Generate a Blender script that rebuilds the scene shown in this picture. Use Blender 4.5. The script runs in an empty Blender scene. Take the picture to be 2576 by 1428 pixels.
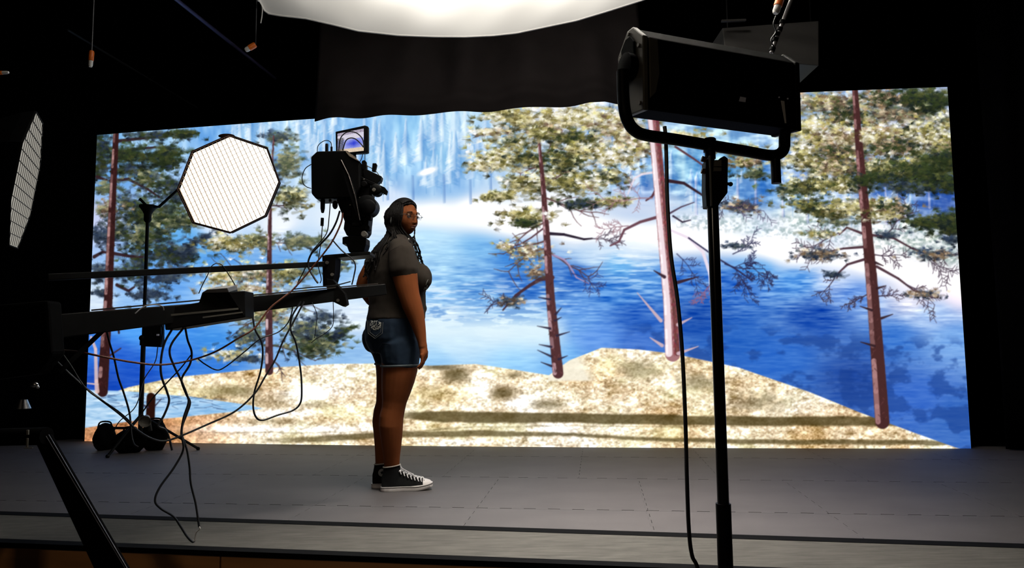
import bpy, math, random
import numpy as np
from mathutils import Vector, Matrix
from mathutils.bvhtree import BVHTree

rnd = random.Random(7)
scene = bpy.context.scene
COL = scene.collection
PI = math.pi

# ------------------------------------------------------------------ camera
F_PX, CX, CY = 1800.0, 1288.0, 714.0
CAM_Z = 1.225            # camera above the room floor
ZS = 0.40                # stage deck height
TILT = math.atan((872 - 714) / F_PX)
ROLL = -0.0107
cam_data = bpy.data.cameras.new('camera')
cam = bpy.data.objects.new('camera', cam_data); COL.objects.link(cam)
cam_data.sensor_width = 36.0
cam_data.lens = 36.0 * F_PX / 2576.0
cam_data.clip_start = 0.05; cam_data.clip_end = 100
RM = Matrix.Rotation(PI / 2 + TILT, 3, 'X') @ Matrix.Rotation(ROLL, 3, 'Z')
CAM = Vector((0, 0, CAM_Z))
cam.matrix_world = Matrix.Translation(CAM) @ RM.to_4x4()
scene.camera = cam

def ray(px, py):
    return RM @ Vector(((px - CX) / F_PX, (CY - py) / F_PX, -1.0))
def at(px, py, Y):
    """point of the place seen at px,py that stands Y metres in front of the camera"""
    d = ray(px, py); return CAM + d * (Y / d.y)
def on_z(px, py, z=ZS):
    d = ray(px, py); return CAM + d * ((z - CAM_Z) / d.z)

# ------------------------------------------------------------------ materials
def srgb(c):
    return tuple(((v / 255) / 12.92 if v / 255 <= 0.04045 else ((v / 255 + 0.055) / 1.055) ** 2.4) for v in c)

MATS = {}
def mat(name, color, rough=0.6, metal=0.0, vary=0.15, scale=12.0, bump=0.0, spec=0.5, sheen=0.0, stretch=None, emit=None, estr=0.0):
    if name in MATS: return MATS[name]
    m = bpy.data.materials.new(name); m.use_nodes = True
    nt = m.node_tree; N = nt.nodes; Lk = nt.links
    b = N['Principled BSDF']
    b.inputs['Roughness'].default_value = rough
    b.inputs['Metallic'].default_value = metal
    b.inputs['Specular IOR Level'].default_value = spec
    if sheen: b.inputs['Sheen Weight'].default_value = sheen
    tc = N.new('ShaderNodeTexCoord'); mp = N.new('ShaderNodeMapping')
    Lk.new(tc.outputs['Object'], mp.inputs['Vector'])
    if stretch: mp.inputs['Scale'].default_value = stretch
    nz = N.new('ShaderNodeTexNoise'); nz.inputs['Scale'].default_value = scale; nz.inputs['Detail'].default_value = 5
    Lk.new(mp.outputs['Vector'], nz.inputs['Vector'])
    mx = N.new('ShaderNodeMix'); mx.data_type = 'RGBA'
    c = tuple(color)
    mx.inputs['A'].default_value = tuple(v * (1 - vary) for v in c) + (1,)
    mx.inputs['B'].default_value = tuple(min(1, v * (1 + vary)) for v in c) + (1,)
    Lk.new(nz.outputs['Fac'], mx.inputs['Factor'])
    Lk.new(mx.outputs['Result'], b.inputs['Base Color'])
    if bump:
        bp = N.new('ShaderNodeBump'); bp.inputs['Strength'].default_value = bump; bp.inputs['Distance'].default_value = 0.01
        Lk.new(nz.outputs['Fac'], bp.inputs['Height']); Lk.new(bp.outputs['Normal'], b.inputs['Normal'])
    if emit:
        b.inputs['Emission Color'].default_value = tuple(emit) + (1,)
        b.inputs['Emission Strength'].default_value = estr
    MATS[name] = m
    return m

M_black = mat('black_paint', (.0012, .0012, .0014), .8, spec=.02)
M_blackmetal = mat('black_metal', (.0018, .0018, .002), .5, .0, spec=.12)
M_rubber = mat('black_rubber', (.002, .002, .0022), .85, spec=.05)
M_plastic = mat('black_plastic', (.0018, .0018, .002), .55, spec=.1)
M_drape = mat('black_drape_cloth', (.020, .0165, .0165), .95, vary=.3, scale=5, bump=.25, spec=.1)
M_wall = mat('black_wall_paint', (.0015, .0015, .002), .95, spec=.0)
M_floor = mat('dark_concrete', (.02, .02, .022), .8, spec=.2)
M_mat = mat('grey_foam_mat', (.074, .067, .067), .62, vary=.28, scale=2.6, bump=.05, spec=.25, stretch=(1, 1.6, 1))
M_strip = mat('worn_grey_plywood', (.064, .061, .054), .85, vary=.6, scale=9, bump=.3, spec=.2, stretch=(1, 6, 1))
M_ply = mat('bare_plywood', (.62, .28, .09), .75, vary=.4, scale=4, bump=.1, stretch=(.6, 1, 5))
M_steel = mat('chrome_steel', (.55, .55, .57), .22, 1.0, vary=.05)
M_grey = mat('grey_cast_metal', (.16, .15, .13), .5, .3, vary=.2)
M_cable = mat('black_cable_rubber', (.010, .011, .014), .42)
M_redcable = mat('red_brown_cable', (.16, .05, .03), .45)
M_orange = mat('orange_plastic', (.75, .16, .015), .4)
M_white = mat('white_plastic', (.75, .73, .70), .4)
M_label = mat('white_paper_label', (.7, .72, .85), .6)

# ------------------------------------------------------------------ objects
def tag(o, label=None, cat=None, group=None, kind=None):
    if label: o['label'] = label
    if cat: o['category'] = cat
    if group: o['group'] = group
    if kind: o['kind'] = kind
    return o
def empty(name, loc, label, cat, group=None):
    o = bpy.data.objects.new(name, None); COL.objects.link(o)
    o.location = loc; o.empty_display_size = .1
    return tag(o, label, cat, group)

def catmull(pts, n=8):
    P = [Vector(p) for p in pts]
    if len(P) < 3: return P
    out = []
    Q = [P[0] * 2 - P[1]] + P + [P[-1] * 2 - P[-2]]
    for i in range(1, len(Q) - 2):
        a, b, c, d = Q[i - 1], Q[i], Q[i + 1], Q[i + 2]
        for k in range(n):
            t = k / n
            out.append(.5 * ((2 * b) + (c - a) * t + (2 * a - 5 * b + 4 * c - d) * t * t + (3 * b - a - 3 * c + d) * t ** 3))
    out.append(P[-1])
    return out

class MB:
    """collects shapes into one mesh"""
    def __init__(s): s.v = []; s.f = []
    def add(s, vs, fs):
        k = len(s.v); s.v += [Vector(p) for p in vs]; s.f += [tuple(i + k for i in f) for f in fs]; return s
    def box(s, c, size, R=None):
        c = Vector(c); R = R or Matrix.Identity(3)
        x, y, z = (d / 2 for d in size)
        vs = [c + R @ Vector((sx * x, sy * y, sz * z)) for sz in (-1, 1) for sx, sy in ((-1, -1), (1, -1), (1, 1), (-1, 1))]
        return s.add(vs, [(3, 2, 1, 0), (4, 5, 6, 7), (0, 1, 5, 4), (1, 2, 6, 5), (2, 3, 7, 6), (3, 0, 4, 7)])
    def bar(s, a, b, w, h=None, up=(0, 0, 1)):
        """rectangular bar from a to b: w across, h along up"""
        a = Vector(a); b = Vector(b); h = h or w
        t = (b - a).normalized(); sd = t.cross(Vector(up)).normalized(); u = sd.cross(t)
        vs = [p + sd * (i * w / 2) + u * (j * h / 2) for p in (a, b) for i, j in ((-1, -1), (1, -1), (1, 1), (-1, 1))]
        return s.add(vs, [(3, 2, 1, 0), (4, 5, 6, 7), (0, 1, 5, 4), (1, 2, 6, 5), (2, 3, 7, 6), (3, 0, 4, 7)])
    def taper(s, a, b, wa, ha, wb, hb, up=(0, 0, 1)):
        a = Vector(a); b = Vector(b)
        t = (b - a).normalized(); sd = t.cross(Vector(up)).normalized(); u = sd.cross(t)
        vs = [p + sd * (i * w / 2) + u * (j * h / 2) for p, w, h in ((a, wa, ha), (b, wb, hb)) for i, j in ((-1, -1), (1, -1), (1, 1), (-1, 1))]
        return s.add(vs, [(3, 2, 1, 0), (4, 5, 6, 7), (0, 1, 5, 4), (1, 2, 6, 5), (2, 3, 7, 6), (3, 0, 4, 7)])
    def tube(s, path, r, n=8, smooth=0, rfun=None):
        P = [Vector(p) for p in path]
        if smooth: P = catmull(P, smooth)
        m = len(P)
        t = (P[1] - P[0]).normalized()
        u = t.orthogonal().normalized(); vs = []; fs = []
        for i in range(m):
            if i == 0: t2 = (P[1] - P[0])
            elif i == m - 1: t2 = (P[-1] - P[-2])
            else: t2 = (P[i + 1] - P[i - 1])
            if t2.length < 1e-9: t2 = t
            t2 = t2.normalized()
            u = (u - t2 * u.dot(t2)); u = u.normalized() if u.length > 1e-6 else t2.orthogonal().normalized()
            w = t2.cross(u)
            rr = r[i] if isinstance(r, (list, tuple)) else (rfun(i / (m - 1)) * r if rfun else r)
            for k in range(n):
                a = 2 * PI * k / n
                vs.append(P[i] + (u * math.cos(a) + w * math.sin(a)) * rr)
            t = t2
        for i in range(m - 1):
            for k in range(n):
                k2 = (k + 1) % n
                fs.append((i * n + k, i * n + k2, (i + 1) * n + k2, (i + 1) * n + k))
        fs.append(tuple(range(n - 1, -1, -1))); fs.append(tuple((m - 1) * n + k for k in range(n)))
        return s.add(vs, fs)
    def rings(s, rings, close=True):
        n = len(rings[0]); vs = [p for r in rings for p in r]; fs = []
        for i in range(len(rings) - 1):
            for k in range(n):
                k2 = (k + 1) % n
                fs.append((i * n + k, i * n + k2, (i + 1) * n + k2, (i + 1) * n + k))
        if close:
            fs.append(tuple(range(n - 1, -1, -1))); fs.append(tuple((len(rings) - 1) * n + k for k in range(n)))
        return s.add(vs, fs)
    def cyl(s, a, b, r, r2=None, n=24):
        a = Vector(a); b = Vector(b); r2 = r if r2 is None else r2
        t = (b - a).normalized(); u = t.orthogonal().normalized(); w = t.cross(u)
        return s.rings([[p + (u * math.cos(2 * PI * k / n) + w * math.sin(2 * PI * k / n)) * q for k in range(n)] for p, q in ((a, r), (b, r2))])
    def lathe(s, base, prof, axis=(0, 0, 1), n=24):
        base = Vector(base); t = Vector(axis).normalized(); u = t.orthogonal().normalized(); w = t.cross(u)
        return s.rings([[base + t * h + (u * math.cos(2 * PI * k / n) + w * math.sin(2 * PI * k / n)) * max(r, 1e-4) for k in range(n)] for r, h in prof])
    def ball(s, c, r, n=16, sc=(1, 1, 1), R=None):
        c = Vector(c); R = R or Matrix.Identity(3)
        rg = []
        for i in range(n + 1):
            a = -PI / 2 + PI * i / n; a = max(-PI / 2 + .02, min(PI / 2 - .02, a))
            rg.append([c + R @ Vector((math.cos(a) * math.cos(2 * PI * k / (2 * n)) * r * sc[0], math.cos(a) * math.sin(2 * PI * k / (2 * n)) * r * sc[1], math.sin(a) * r * sc[2])) for k in range(2 * n)])
        return s.rings(rg)
    def prism(s, poly, d):
        """poly: 3-D outline; d: thickness vector"""
        n = len(poly); d = Vector(d)
        vs = [Vector(p) for p in poly] + [Vector(p) + d for p in poly]
        fs = [tuple(range(n - 1, -1, -1)), tuple(range(n, 2 * n))] + [(k, (k + 1) % n, n + (k + 1) % n, n + k) for k in range(n)]
        return s.add(vs, fs)
    def build(s, name, m, parent=None, smooth=False, bevel=0, origin=None):
        me = bpy.data.meshes.new(name)
        off = parent.matrix_world.translation.copy() if False else Vector((0, 0, 0))
        if parent is not None:
            p = parent
            while p is not None: off += p.location; p = p.parent
        org = Vector(origin) if origin is not None else (off if parent is not None else (sum(s.v, Vector()) / len(s.v)))
        me.from_pydata([tuple(p - org) for p in s.v], [], s.f)
        me.materials.append(m)
        o = bpy.data.objects.new(name, me); COL.objects.link(o)
        o.location = org - off if parent is not None else org
        if parent is not None: o.parent = parent
        import bmesh
        bm = bmesh.new(); bm.from_mesh(me)
        bmesh.ops.recalc_face_normals(bm, faces=bm.faces); bm.to_mesh(me); bm.free()
        if smooth:
            for p in me.polygons: p.use_smooth = True
            try: me.set_sharp_from_angle(angle=math.radians(40))
            except Exception: pass
        if bevel:
            b = o.modifiers.new('bevel', 'BEVEL'); b.width = bevel; b.segments = 2; b.limit_method = 'ANGLE'
        return o

def cable(name, pts, r, m, label, group, n=7, cat='cable'):
    """pts: (px, py, Y) list"""
    b = MB(); b.tube([at(*p) for p in pts], r, n=n, smooth=7)
    o = b.build(name, m, smooth=True)
    return tag(o, label, cat, group)
# ------------------------------------------------------------------ the picture playing on the LED wall
def make_led_picture():
    """paints the lake picture the wall is showing; returns an array of linear colours and its frame in camera image pixels"""
    S = 0.72; X0, Y0, X1, Y1 = 185, 185, 2475, 1155
    W = int((X1 - X0) * S); H = int((Y1 - Y0) * S)
    rs = np.random.RandomState(3)
    gx, gy = np.meshgrid(np.arange(W) / S + X0, np.arange(H) / S + Y0)
    def vnoise(sx, sy, seed):
        r = np.random.RandomState(seed)
        nx = int(W / sx) + 3; ny = int(H / sy) + 3
        g = r.rand(ny, nx)
        x = np.arange(W) / sx; y = np.arange(H) / sy
        xi = x.astype(int); yi = y.astype(int); xf = x - xi; yf = y - yi
        xf = xf * xf * (3 - 2 * xf); yf = yf * yf * (3 - 2 * yf)
        a = g[np.ix_(yi, xi)]; b = g[np.ix_(yi, xi + 1)]; c = g[np.ix_(yi + 1, xi)]; d = g[np.ix_(yi + 1, xi + 1)]
        xf = xf[None, :]; yf = yf[:, None]
        return (a * (1 - xf) + b * xf) * (1 - yf) + (c * (1 - xf) + d * xf) * yf
    def fbm(sx, sy, seed, o=4):
        t = np.zeros((H, W)); amp = 1; tot = 0
        for k in range(o):
            t += amp * vnoise(max(1.3, sx / 2 ** k), max(1.3, sy / 2 ** k), seed + k); tot += amp; amp *= .55
        return t / tot
    pts = [(260,360,120,180,235),(400,350,160,205,245),(550,330,130,185,240),(700,320,165,208,245),(850,310,150,200,245),
     (950,320,160,208,248),(1050,320,150,205,245),(1150,300,190,225,250),(950,420,140,195,240),(1050,420,165,212,250),(1130,400,120,180,230),
     (1200,380,190,220,250),(1150,470,150,195,240),(1060,475,150,195,238),(1000,505,220,235,255),(1010,540,255,255,255),(900,520,240,248,255),
     (1400,300,225,232,245),(1550,380,205,220,240),(1700,420,130,185,225),(1800,430,120,180,225),(1900,480,100,155,220),(1850,520,110,160,220),(2050,450,150,180,230),(2250,480,90,130,200),
     (2380,510,70,110,190),(2100,300,180,205,235),(2300,330,200,205,225),(1500,480,190,215,240),(1350,420,190,215,240),(1600,500,170,195,235),
     (300,450,110,170,235),(350,520,150,190,240),(250,560,200,210,245),(450,480,165,202,245),(420,700,100,165,240),(560,570,230,240,255),
     (470,605,100,175,240),(500,625,105,180,245),(560,650,90,160,235),(720,570,240,246,255),(760,600,200,225,250),(860,450,190,220,250),(870,560,235,245,255),(800,660,120,180,240),(720,660,110,170,235),
     (1100,545,255,255,255),(1300,560,255,255,255),(1450,580,255,255,255),(1200,525,252,252,255),(1400,520,250,250,255),(1700,600,252,252,255),(1950,620,255,255,255),(2200,650,255,250,252),(2320,700,255,243,250),(2420,735,250,236,250),
     (1800,570,240,246,250),(1850,555,225,238,240),(2000,565,225,236,236),(2370,630,212,224,218),(2200,600,232,238,236),(2300,600,222,230,226),(2400,590,205,212,220),
     (1090,600,190,230,255),(1130,650,160,212,250),(1110,740,150,203,248),(1170,690,120,180,236),(1235,765,120,178,236),(1050,650,175,222,253),(1090,700,140,195,245),(1200,625,120,185,240),(1300,650,60,135,220),(1300,720,60,120,205),(1200,740,95,155,222),
     (1130,800,220,240,255),(1250,820,225,245,255),(1350,830,200,235,255),(1150,870,190,228,255),(1100,900,150,205,250),(1300,900,150,210,255),(1400,900,120,185,245),
     (1450,700,50,110,200),(1560,670,120,190,245),(1550,730,60,128,215),(1590,640,215,236,255),(1500,640,200,225,250),(1620,700,110,170,235),(1720,700,60,120,210),(1850,720,50,110,205),
     (1900,670,90,165,238),(2000,700,80,150,230),(1990,650,225,238,255),(2100,700,190,212,250),(2150,740,120,165,235),(2300,750,235,235,250),
     (1450,800,110,165,235),(1500,850,100,155,235),(1600,800,45,100,195),(1600,860,70,120,210),(1750,800,28,80,175),(1850,850,40,100,195),
     (1950,900,50,110,205),(2050,800,35,85,180),(2150,950,40,80,165),(2250,850,60,120,210),(2300,1000,60,110,205),(2400,850,120,170,235),(2420,1050,60,110,195),(2350,790,170,200,245),
     (450,830,70,150,240),(350,830,85,165,250),(300,900,40,100,212),(450,900,50,120,225),(550,860,70,150,235),(650,800,150,200,245),(800,800,205,228,250),
     (900,800,228,242,255),(880,890,150,195,240),(560,900,60,130,225),(270,960,28,78,190),(350,950,30,85,200),(700,900,130,178,232),(240,880,50,120,225),
     (240,760,215,232,250),(350,750,150,195,245),(580,760,200,225,250)]
    P = np.array(pts, float)
    small = 6
    sx_, sy_ = gx[::small, ::small], gy[::small, ::small]
    num = np.zeros(sx_.shape + (3,)); den = np.zeros(sx_.shape)
    for x, y, r, g, b in P:
        w = 1 / (((sx_ - x) ** 2 * .7 + (sy_ - y) ** 2 * 1.6) + 120) ** 1.7
        num += w[..., None] * np.array((r, g, b)); den += w
    lo = num / den[..., None]
    yi = np.clip(np.arange(H) / small, 0, lo.shape[0] - 1.001); xi = np.clip(np.arange(W) / small, 0, lo.shape[1] - 1.001)
    y0 = yi.astype(int); x0 = xi.astype(int); fy = (yi - y0)[:, None, None]; fx = (xi - x0)[None, :, None]
    A = lo[np.ix_(y0, x0)]; B = lo[np.ix_(y0, x0 + 1)]; C_ = lo[np.ix_(y0 + 1, x0)]; D = lo[np.ix_(y0 + 1, x0 + 1)]
    img = (A * (1 - fx) + B * fx) * (1 - fy) + (C_ * (1 - fx) + D * fx) * fy

    def stroke(xa, ya, xb, yb, w0, w1, col, al=1.0):
        xa = (xa - X0) * S; xb = (xb - X0) * S; ya = (ya - Y0) * S; yb = (yb - Y0) * S; w0 = w0 * S / 2; w1 = w1 * S / 2
        m = max(w0, w1) + 1
        i0 = int(max(0, min(xa, xb) - m)); i1 = int(min(W, max(xa, xb) + m + 1)); j0 = int(max(0, min(ya, yb) - m)); j1 = int(min(H, max(ya, yb) + m + 1))
        if i1 <= i0 or j1 <= j0: return
        X = np.arange(i0, i1)[None, :]; Y = np.arange(j0, j1)[:, None]
        dx = xb - xa; dy = yb - ya; L2 = dx * dx + dy * dy + 1e-6
        t = np.clip(((X - xa) * dx + (Y - ya) * dy) / L2, 0, 1)
        d = np.hypot(X - (xa + t * dx), Y - (ya + t * dy))
        a = np.clip(w0 + (w1 - w0) * t + .5 - d, 0, 1) * al
        a = np.minimum(a, al)[..., None]
        sub = img[j0:j1, i0:i1]
        sub += (np.array(col, float) - sub) * a
    def path(pts_, w0, w1, col, al=1.0, wob=0):
        n = len(pts_) - 1
        for k in range(n):
            a = pts_[k]; b = pts_[k + 1]
            stroke(a[0] + rs.randn() * wob, a[1] + rs.randn() * wob, b[0], b[1], w0 + (w1 - w0) * k / n, w0 + (w1 - w0) * (k + 1) / n, col, al)
    def mixm(mask, col):
        nonlocal img
        m = np.clip(mask, 0, 1)[..., None]; img = img * (1 - m) + np.array(col, float) * m

    # far hillside: drawn conifers in the haze
    shore_x = [185, 600, 950, 1100, 1250, 1500, 1800, 2100, 2475]
    shore_y = [420, 470, 515, 505, 480, 500, 545, 570, 640]
    for k in range(150):
        x = rs.uniform(520, 1330) if k < 105 else rs.uniform(1480, 2300)
        base = np.interp(x, shore_x, shore_y) - rs.uniform(0, 150) ** 1.0 - (0 if x > 900 else 40)
        h = rs.uniform(70, 150); wd = h * rs.uniform(.14, .2)
        if x > 1400: h *= .7
        lit = (225, 240, 255); shd = (118, 172, 224) if x < 1400 else (95, 150, 215)
        a = rs.uniform(.25, .6)
        stroke(x, base, x, base - h * .9, 3, 1.5, shd, a * .8)
        ny_ = int(h / 5)
        for q in range(ny_):
            t = q / ny_; yy = base - 22 - t * (h - 22); ww = wd * (1 - t) * rs.uniform(.6, 1.1)
            stroke(x, yy - 2, x + ww, yy + 4, 5, 3, shd, a)
            stroke(x, yy - 3, x - ww, yy + 3, 5, 3, lit, a)
    for x, yb, h in ((1125, 512, 70), (1048, 505, 60), (1190, 515, 60), (985, 505, 60), (1240, 480, 50), (1900, 520, 130), (1968, 545, 90), (1855, 520, 80), (2232, 560, 110), (2262, 560, 110), (2030, 560, 80), (1750, 540, 90), (2345, 520, 90)):
        stroke(x, yb, x - 1, yb - h, 5 if x < 1400 else 7, 4, (125, 165, 215) if x < 1400 else (205, 205, 235), .6)
        stroke(x + 3, yb, x + 2, yb - h, 3, 2, (90, 130, 195), .5)
    f1 = fbm(16, 40, 11, 3); hz = np.clip((np.interp(gx, shore_x, shore_y) - gy) / 40, 0, 1)
    img += ((f1 - .5) * 120 * hz)[..., None] * np.array((1, .75, .35))
    streak = fbm(26, 9, 15, 3)
    img += (np.clip((streak - .5) * 190, -35, 60) * hz * (gx > 1500))[..., None] * np.array((1, .9, .6))
    # pale hillside patch
    mixm(np.clip(1 - np.hypot((gx - 1085) / 30, (gy - 434 + (gx - 1085) * .3) / 11), 0, 1) * 2.2, (250, 252, 255))
    # speckled far bank at the right
    sp = fbm(5, 4, 21, 2); bank = np.clip(1 - np.abs(gy - np.interp(gx, [1700, 1900, 2200, 2475], [560, 565, 590, 640])) / np.interp(gx, [1700, 1900, 2475], [25, 32, 62]), 0, 1) * (gx > 1700)
    img += (np.clip((sp - .55) * 3, -1, .3) * np.minimum(bank * 2, 1) * 75)[..., None] * np.array((1, .82, .85))
    wb = np.interp(gx, [985, 1300, 1600, 1900, 2200, 2475], [540, 556, 590, 622, 662, 722]); hb = np.interp(gx, [985, 1150, 1300, 1900, 2475], [22, 36, 42, 34, 40])
    mixm(np.exp(-(np.abs(gy - wb) / hb) ** 3) * np.clip((gx - 960) / 60, 0, 1) * .92, (255, 253, 255))
    hb2 = np.exp(-(np.abs(gy - wb + 70) / 26) ** 3) * np.clip((gx - 1480) / 80, 0, 1); mixm(hb2 * .5 * np.clip(fbm(40, 12, 71, 3) * 3 - .9, 0, 1), (236, 240, 250))
    mixm(np.exp(-((gx - 1090) / 110) ** 2 - ((gy - 660) / 95) ** 2) * .55, (186, 226, 252))
    # lake ripples
    lake_top = np.interp(gx, [185, 700, 1000, 1200, 1500, 1800, 2100, 2475], [600, 570, 560, 590, 620, 640, 690, 780])
    lk = np.clip((gy - lake_top) / 30, 0, 1)
    r1 = fbm(26, 3.2, 31, 3); r2 = fbm(60, 5, 37, 3)
    mid = np.exp(-((gy - 735) / 75) ** 2) * np.clip((gx - 1040) / 60, 0, 1) + .35
    img += ((r1 - .5) * 120 * lk * mid)[..., None] * np.array((1, .85, .45))
    r3 = fbm(30, 7, 93, 4)
    wv = np.exp(-((gy - 800) / 38) ** 2) * np.clip((gx - 1040) / 40, 0, 1) * np.clip((1520 - gx) / 120, 0, 1)
    mixm(np.clip((r3 - .52) * 12, 0, 1) * np.clip(wv * .8, 0, .6), (96, 156, 226))
    wv2 = np.exp(-((gy - 745) / 40) ** 2) * np.clip((gx - 1040) / 40, 0, 1) * np.clip((1500 - gx) / 120, 0, 1)
    mixm(np.clip((r1 * .5 + r2 * .5 - .55) * 14, 0, 1) * np.clip(wv2, 0, .7), (225, 240, 255))
    gl = np.exp(-((gx - 1590) / 65) ** 2) * np.clip((760 - gy) / 120, 0, 1) * np.clip((gy - 600) / 20, 0, 1)
    mixm(np.clip((r1 - .48) * 7, 0, 1) * gl * .9, (235, 246, 255))
    gl = np.exp(-((gx - 2060) / 60) ** 2) * np.clip((740 - gy) / 100, 0, 1) * np.clip((gy - 640) / 20, 0, 1)
    mixm(np.clip((r1 - .45) * 6, 0, 1) * gl * .8, (240, 246, 255))
    dk = np.clip((r2 - .5) * 6, 0, 1) * np.exp(-((gx - 1320) / 110) ** 2 - ((gy - 690) / 60) ** 2)
    mixm(dk * .6, (48, 112, 200))
    refl = fbm(34, 22, 95, 4)
    rr = np.clip((refl - .5) * 8, 0, 1) * np.clip((gx - 1560) / 80, 0, 1) * np.clip((gy - 790 - (gx - 1600) * .06) / 40, 0, 1)
    mixm(rr * .55, (26, 62, 140))

    pl = np.clip((gx - 1040) / 30, 0, 1) * np.clip((1440 - gx) / 60, 0, 1) * np.exp(-((gy - 835) / 36) ** 2)
    pl = np.maximum(pl, np.clip((gx - 1040) / 30, 0, 1) * np.clip((1440 - gx) / 60, 0, 1) * np.exp(-((gy - 845) / 50) ** 2) * .8)
    mixm(pl * .9, (226, 246, 255))
    mixm(np.clip((r3 - .56) * 16, 0, 1) * np.exp(-((gy - 786) / 17) ** 2) * np.clip((gx - 1060) / 40, 0, 1) * np.clip((1440 - gx) / 60, 0, 1) * .7, (112, 160, 218))

    # rocks and ground
    gxp = [185, 300, 330, 450, 560, 700, 850, 950, 1090, 1200, 1300, 1380, 1430, 1510, 1600, 1690, 1850, 2025, 2150, 2300, 2475]
    gyp = [1000, 985, 975, 950, 940, 926, 917, 916, 921, 917, 932, 945, 908, 876, 880, 891, 925, 985, 1035, 1090, 1150]
    top = np.interp(gx, gxp, gyp)
    g = np.clip((gy - top) * S + .5, 0, 1)
    n1 = fbm(60, 36, 41, 4); n2 = fbm(7, 4, 47, 3); n3 = fbm(120, 60, 53, 3); n4 = fbm(3.2, 2.4, 59, 2)
    base = np.zeros((H, W, 3)) + np.array((250, 228, 192.))
    base += (n3[..., None] - .5) * np.array((70, 100, 140))
    base += (n1[..., None] - .5) * np.array((100, 125, 135))
    base += (n2[..., None] - .5) * 130 + (n4[..., None] - .5) * 150
    hot = np.zeros((H, W))
    for x, y, a, b in ((1205, 1000, 45, 55), (1180, 1025, 60, 14), (800, 990, 120, 22), (850, 1080, 110, 14), (1310, 1015, 40, 16), (1400, 1080, 40, 14), (560, 1080, 200, 10), (1160, 1112, 60, 8), (700, 1040, 90, 12), (1110, 925, 60, 7)):
        hot = np.maximum(hot, np.exp(-((gx - x) / a) ** 2 - ((gy - y) / b) ** 2))
    n5 = fbm(22, 13, 77, 3); base += (np.clip(n5 - .56, 0, 1) * 380)[..., None] * np.array((1, .9, .8)) - (np.clip(.41 - n5, 0, 1) * 230)[..., None] * np.array((.8, .85, 1.))
    base += hot[..., None] * np.array((60, 75, 100))
    grn = np.exp(-((gx - 1090) / 80) ** 2 - ((gy - 990) / 22) ** 2) * .7 + np.clip((n1 - .55) * 3, 0, .5)
    base = base * (1 - grn[..., None] * .45) + np.array((196, 190, 112.)) * grn[..., None] * .45
    sh = np.zeros((H, W))
    for x, y, a, b, k in ((1150, 942, 34, 22, .75), (1110, 925, 60, 9, .8), (1265, 990, 34, 16, .7), (1290, 945, 26, 9, .6), (1370, 1018, 50, 14, .55), (600, 985, 70, 18, .5), (560, 990, 40, 22, .4), (380, 960, 50, 8, .4), (690, 1010, 60, 20, .3), (700, 1060, 90, 10, .35), (1600, 930, 60, 22, .5), (1750, 960, 70, 22, .5), (1900, 1010, 80, 26, .5), (800, 1020, 40, 8, .4), (460, 1085, 90, 12, .25), (300, 1092, 120, 14, .35)):
        sh = np.maximum(sh, k * np.exp(-(((gx - x) / a) ** 2 + ((gy - y) / b) ** 2) ** 1.3))
    wob = (n1 - .5) * 22
    def band(y_at, half, xs, soft=5.):
        yc = np.interp(gx, xs, y_at) + wob * .35; hf = np.interp(gx, xs, half)
        return np.clip((hf - np.abs(gy - yc)) / soft + .5, 0, 1)
    sh = np.maximum(sh, .82 * band([1042, 1045, 1048, 1050, 1052, 1060], [0, 9, 14, 13, 12, 12], [960, 1040, 1120, 1250, 1430, 1900]) * np.clip((gx - 985) / 60, 0, 1))
    sh = np.maximum(sh, .74 * band([1110, 1104, 1092, 1088, 1094, 1106, 1112], [5, 7, 8, 8, 4, 5, 6], [560, 800, 1040, 1230, 1430, 1700, 2000]) * np.clip((gx - 600) / 220, 0, 1))
    sh = np.maximum(sh, .5 * band([1088, 1078, 1072], [1, 3, 1], [1020, 1120, 1200]))
    base = base * (1 - sh[..., None]) + (np.array((78, 66, 34.)) + (n1[..., None] - .5) * 40) * sh[..., None]
    rk = (np.clip((660 - gx) / 260, 0, 1) * np.clip((gy - 1035) / 14, 0, 1))[..., None]; base = base * (1 - rk) + base * np.array((.82, .62, .50)) * rk
    img = img * (1 - g[..., None]) + base * g[..., None]
    # bright smooth face of the right hand mound
    face = g * np.clip((gx - 1375) / 4, 0, 1) * np.clip((1475 - gx + (gy - 900) * .5) / 30, 0, 1) * np.clip((962 - gy) / 6, 0, 1)
    mixm(face * .9, (250, 244, 225))
    # inlet of water lower left
    up_ = np.interp(gx, [185, 330, 500, 640, 672], [980, 985, 1000, 1020, 1029]); dn = np.interp(gx, [185, 330, 450, 560, 672], [1080, 1060, 1051, 1040, 1029])
    wm = np.clip(np.minimum(gy - up_, dn - gy) / 2 + .5, 0, 1) * (gx < 672)
    wr = fbm(24, 4, 61, 3)
    wc = np.array((176, 212, 242.)) + (wr[..., None] - .5) * np.array((130, 90, 50)) - np.clip((gx[..., None] - 350) / 400, 0, 1) * np.array((30, 15, 0))
    img = img * (1 - wm[..., None]) + wc * wm[..., None]
    for k in range(46):
        x = rs.uniform(250, 560); y = 990 + rs.rand() * 38 - (x - 380) * -.02
        stroke(x, y, x + rs.uniform(12, 38) * rs.choice((-1, 1)), y + rs.uniform(-8, 8), 2.4, 1, (58, 84, 130), .6)
    path([(388, 1000), (386, 1050)], 23, 23, (40, 16, 10)); path([(366, 1018), (380, 1025)], 3, 5, (50, 40, 60)); path([(398, 1022), (414, 1004)], 3, 2, (50, 40, 60))

    # ---------------- trees
    DK = [(34, 44, 26), (46, 56, 30), (26, 34, 32), (62, 66, 36)]
    GY = [(74, 84, 62), (100, 104, 78), (58, 66, 60), (132, 130, 98)]
    MD = [(72, 70, 34), (108, 104, 56), (50, 50, 30), (150, 142, 92), (214, 204, 158)]
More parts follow.
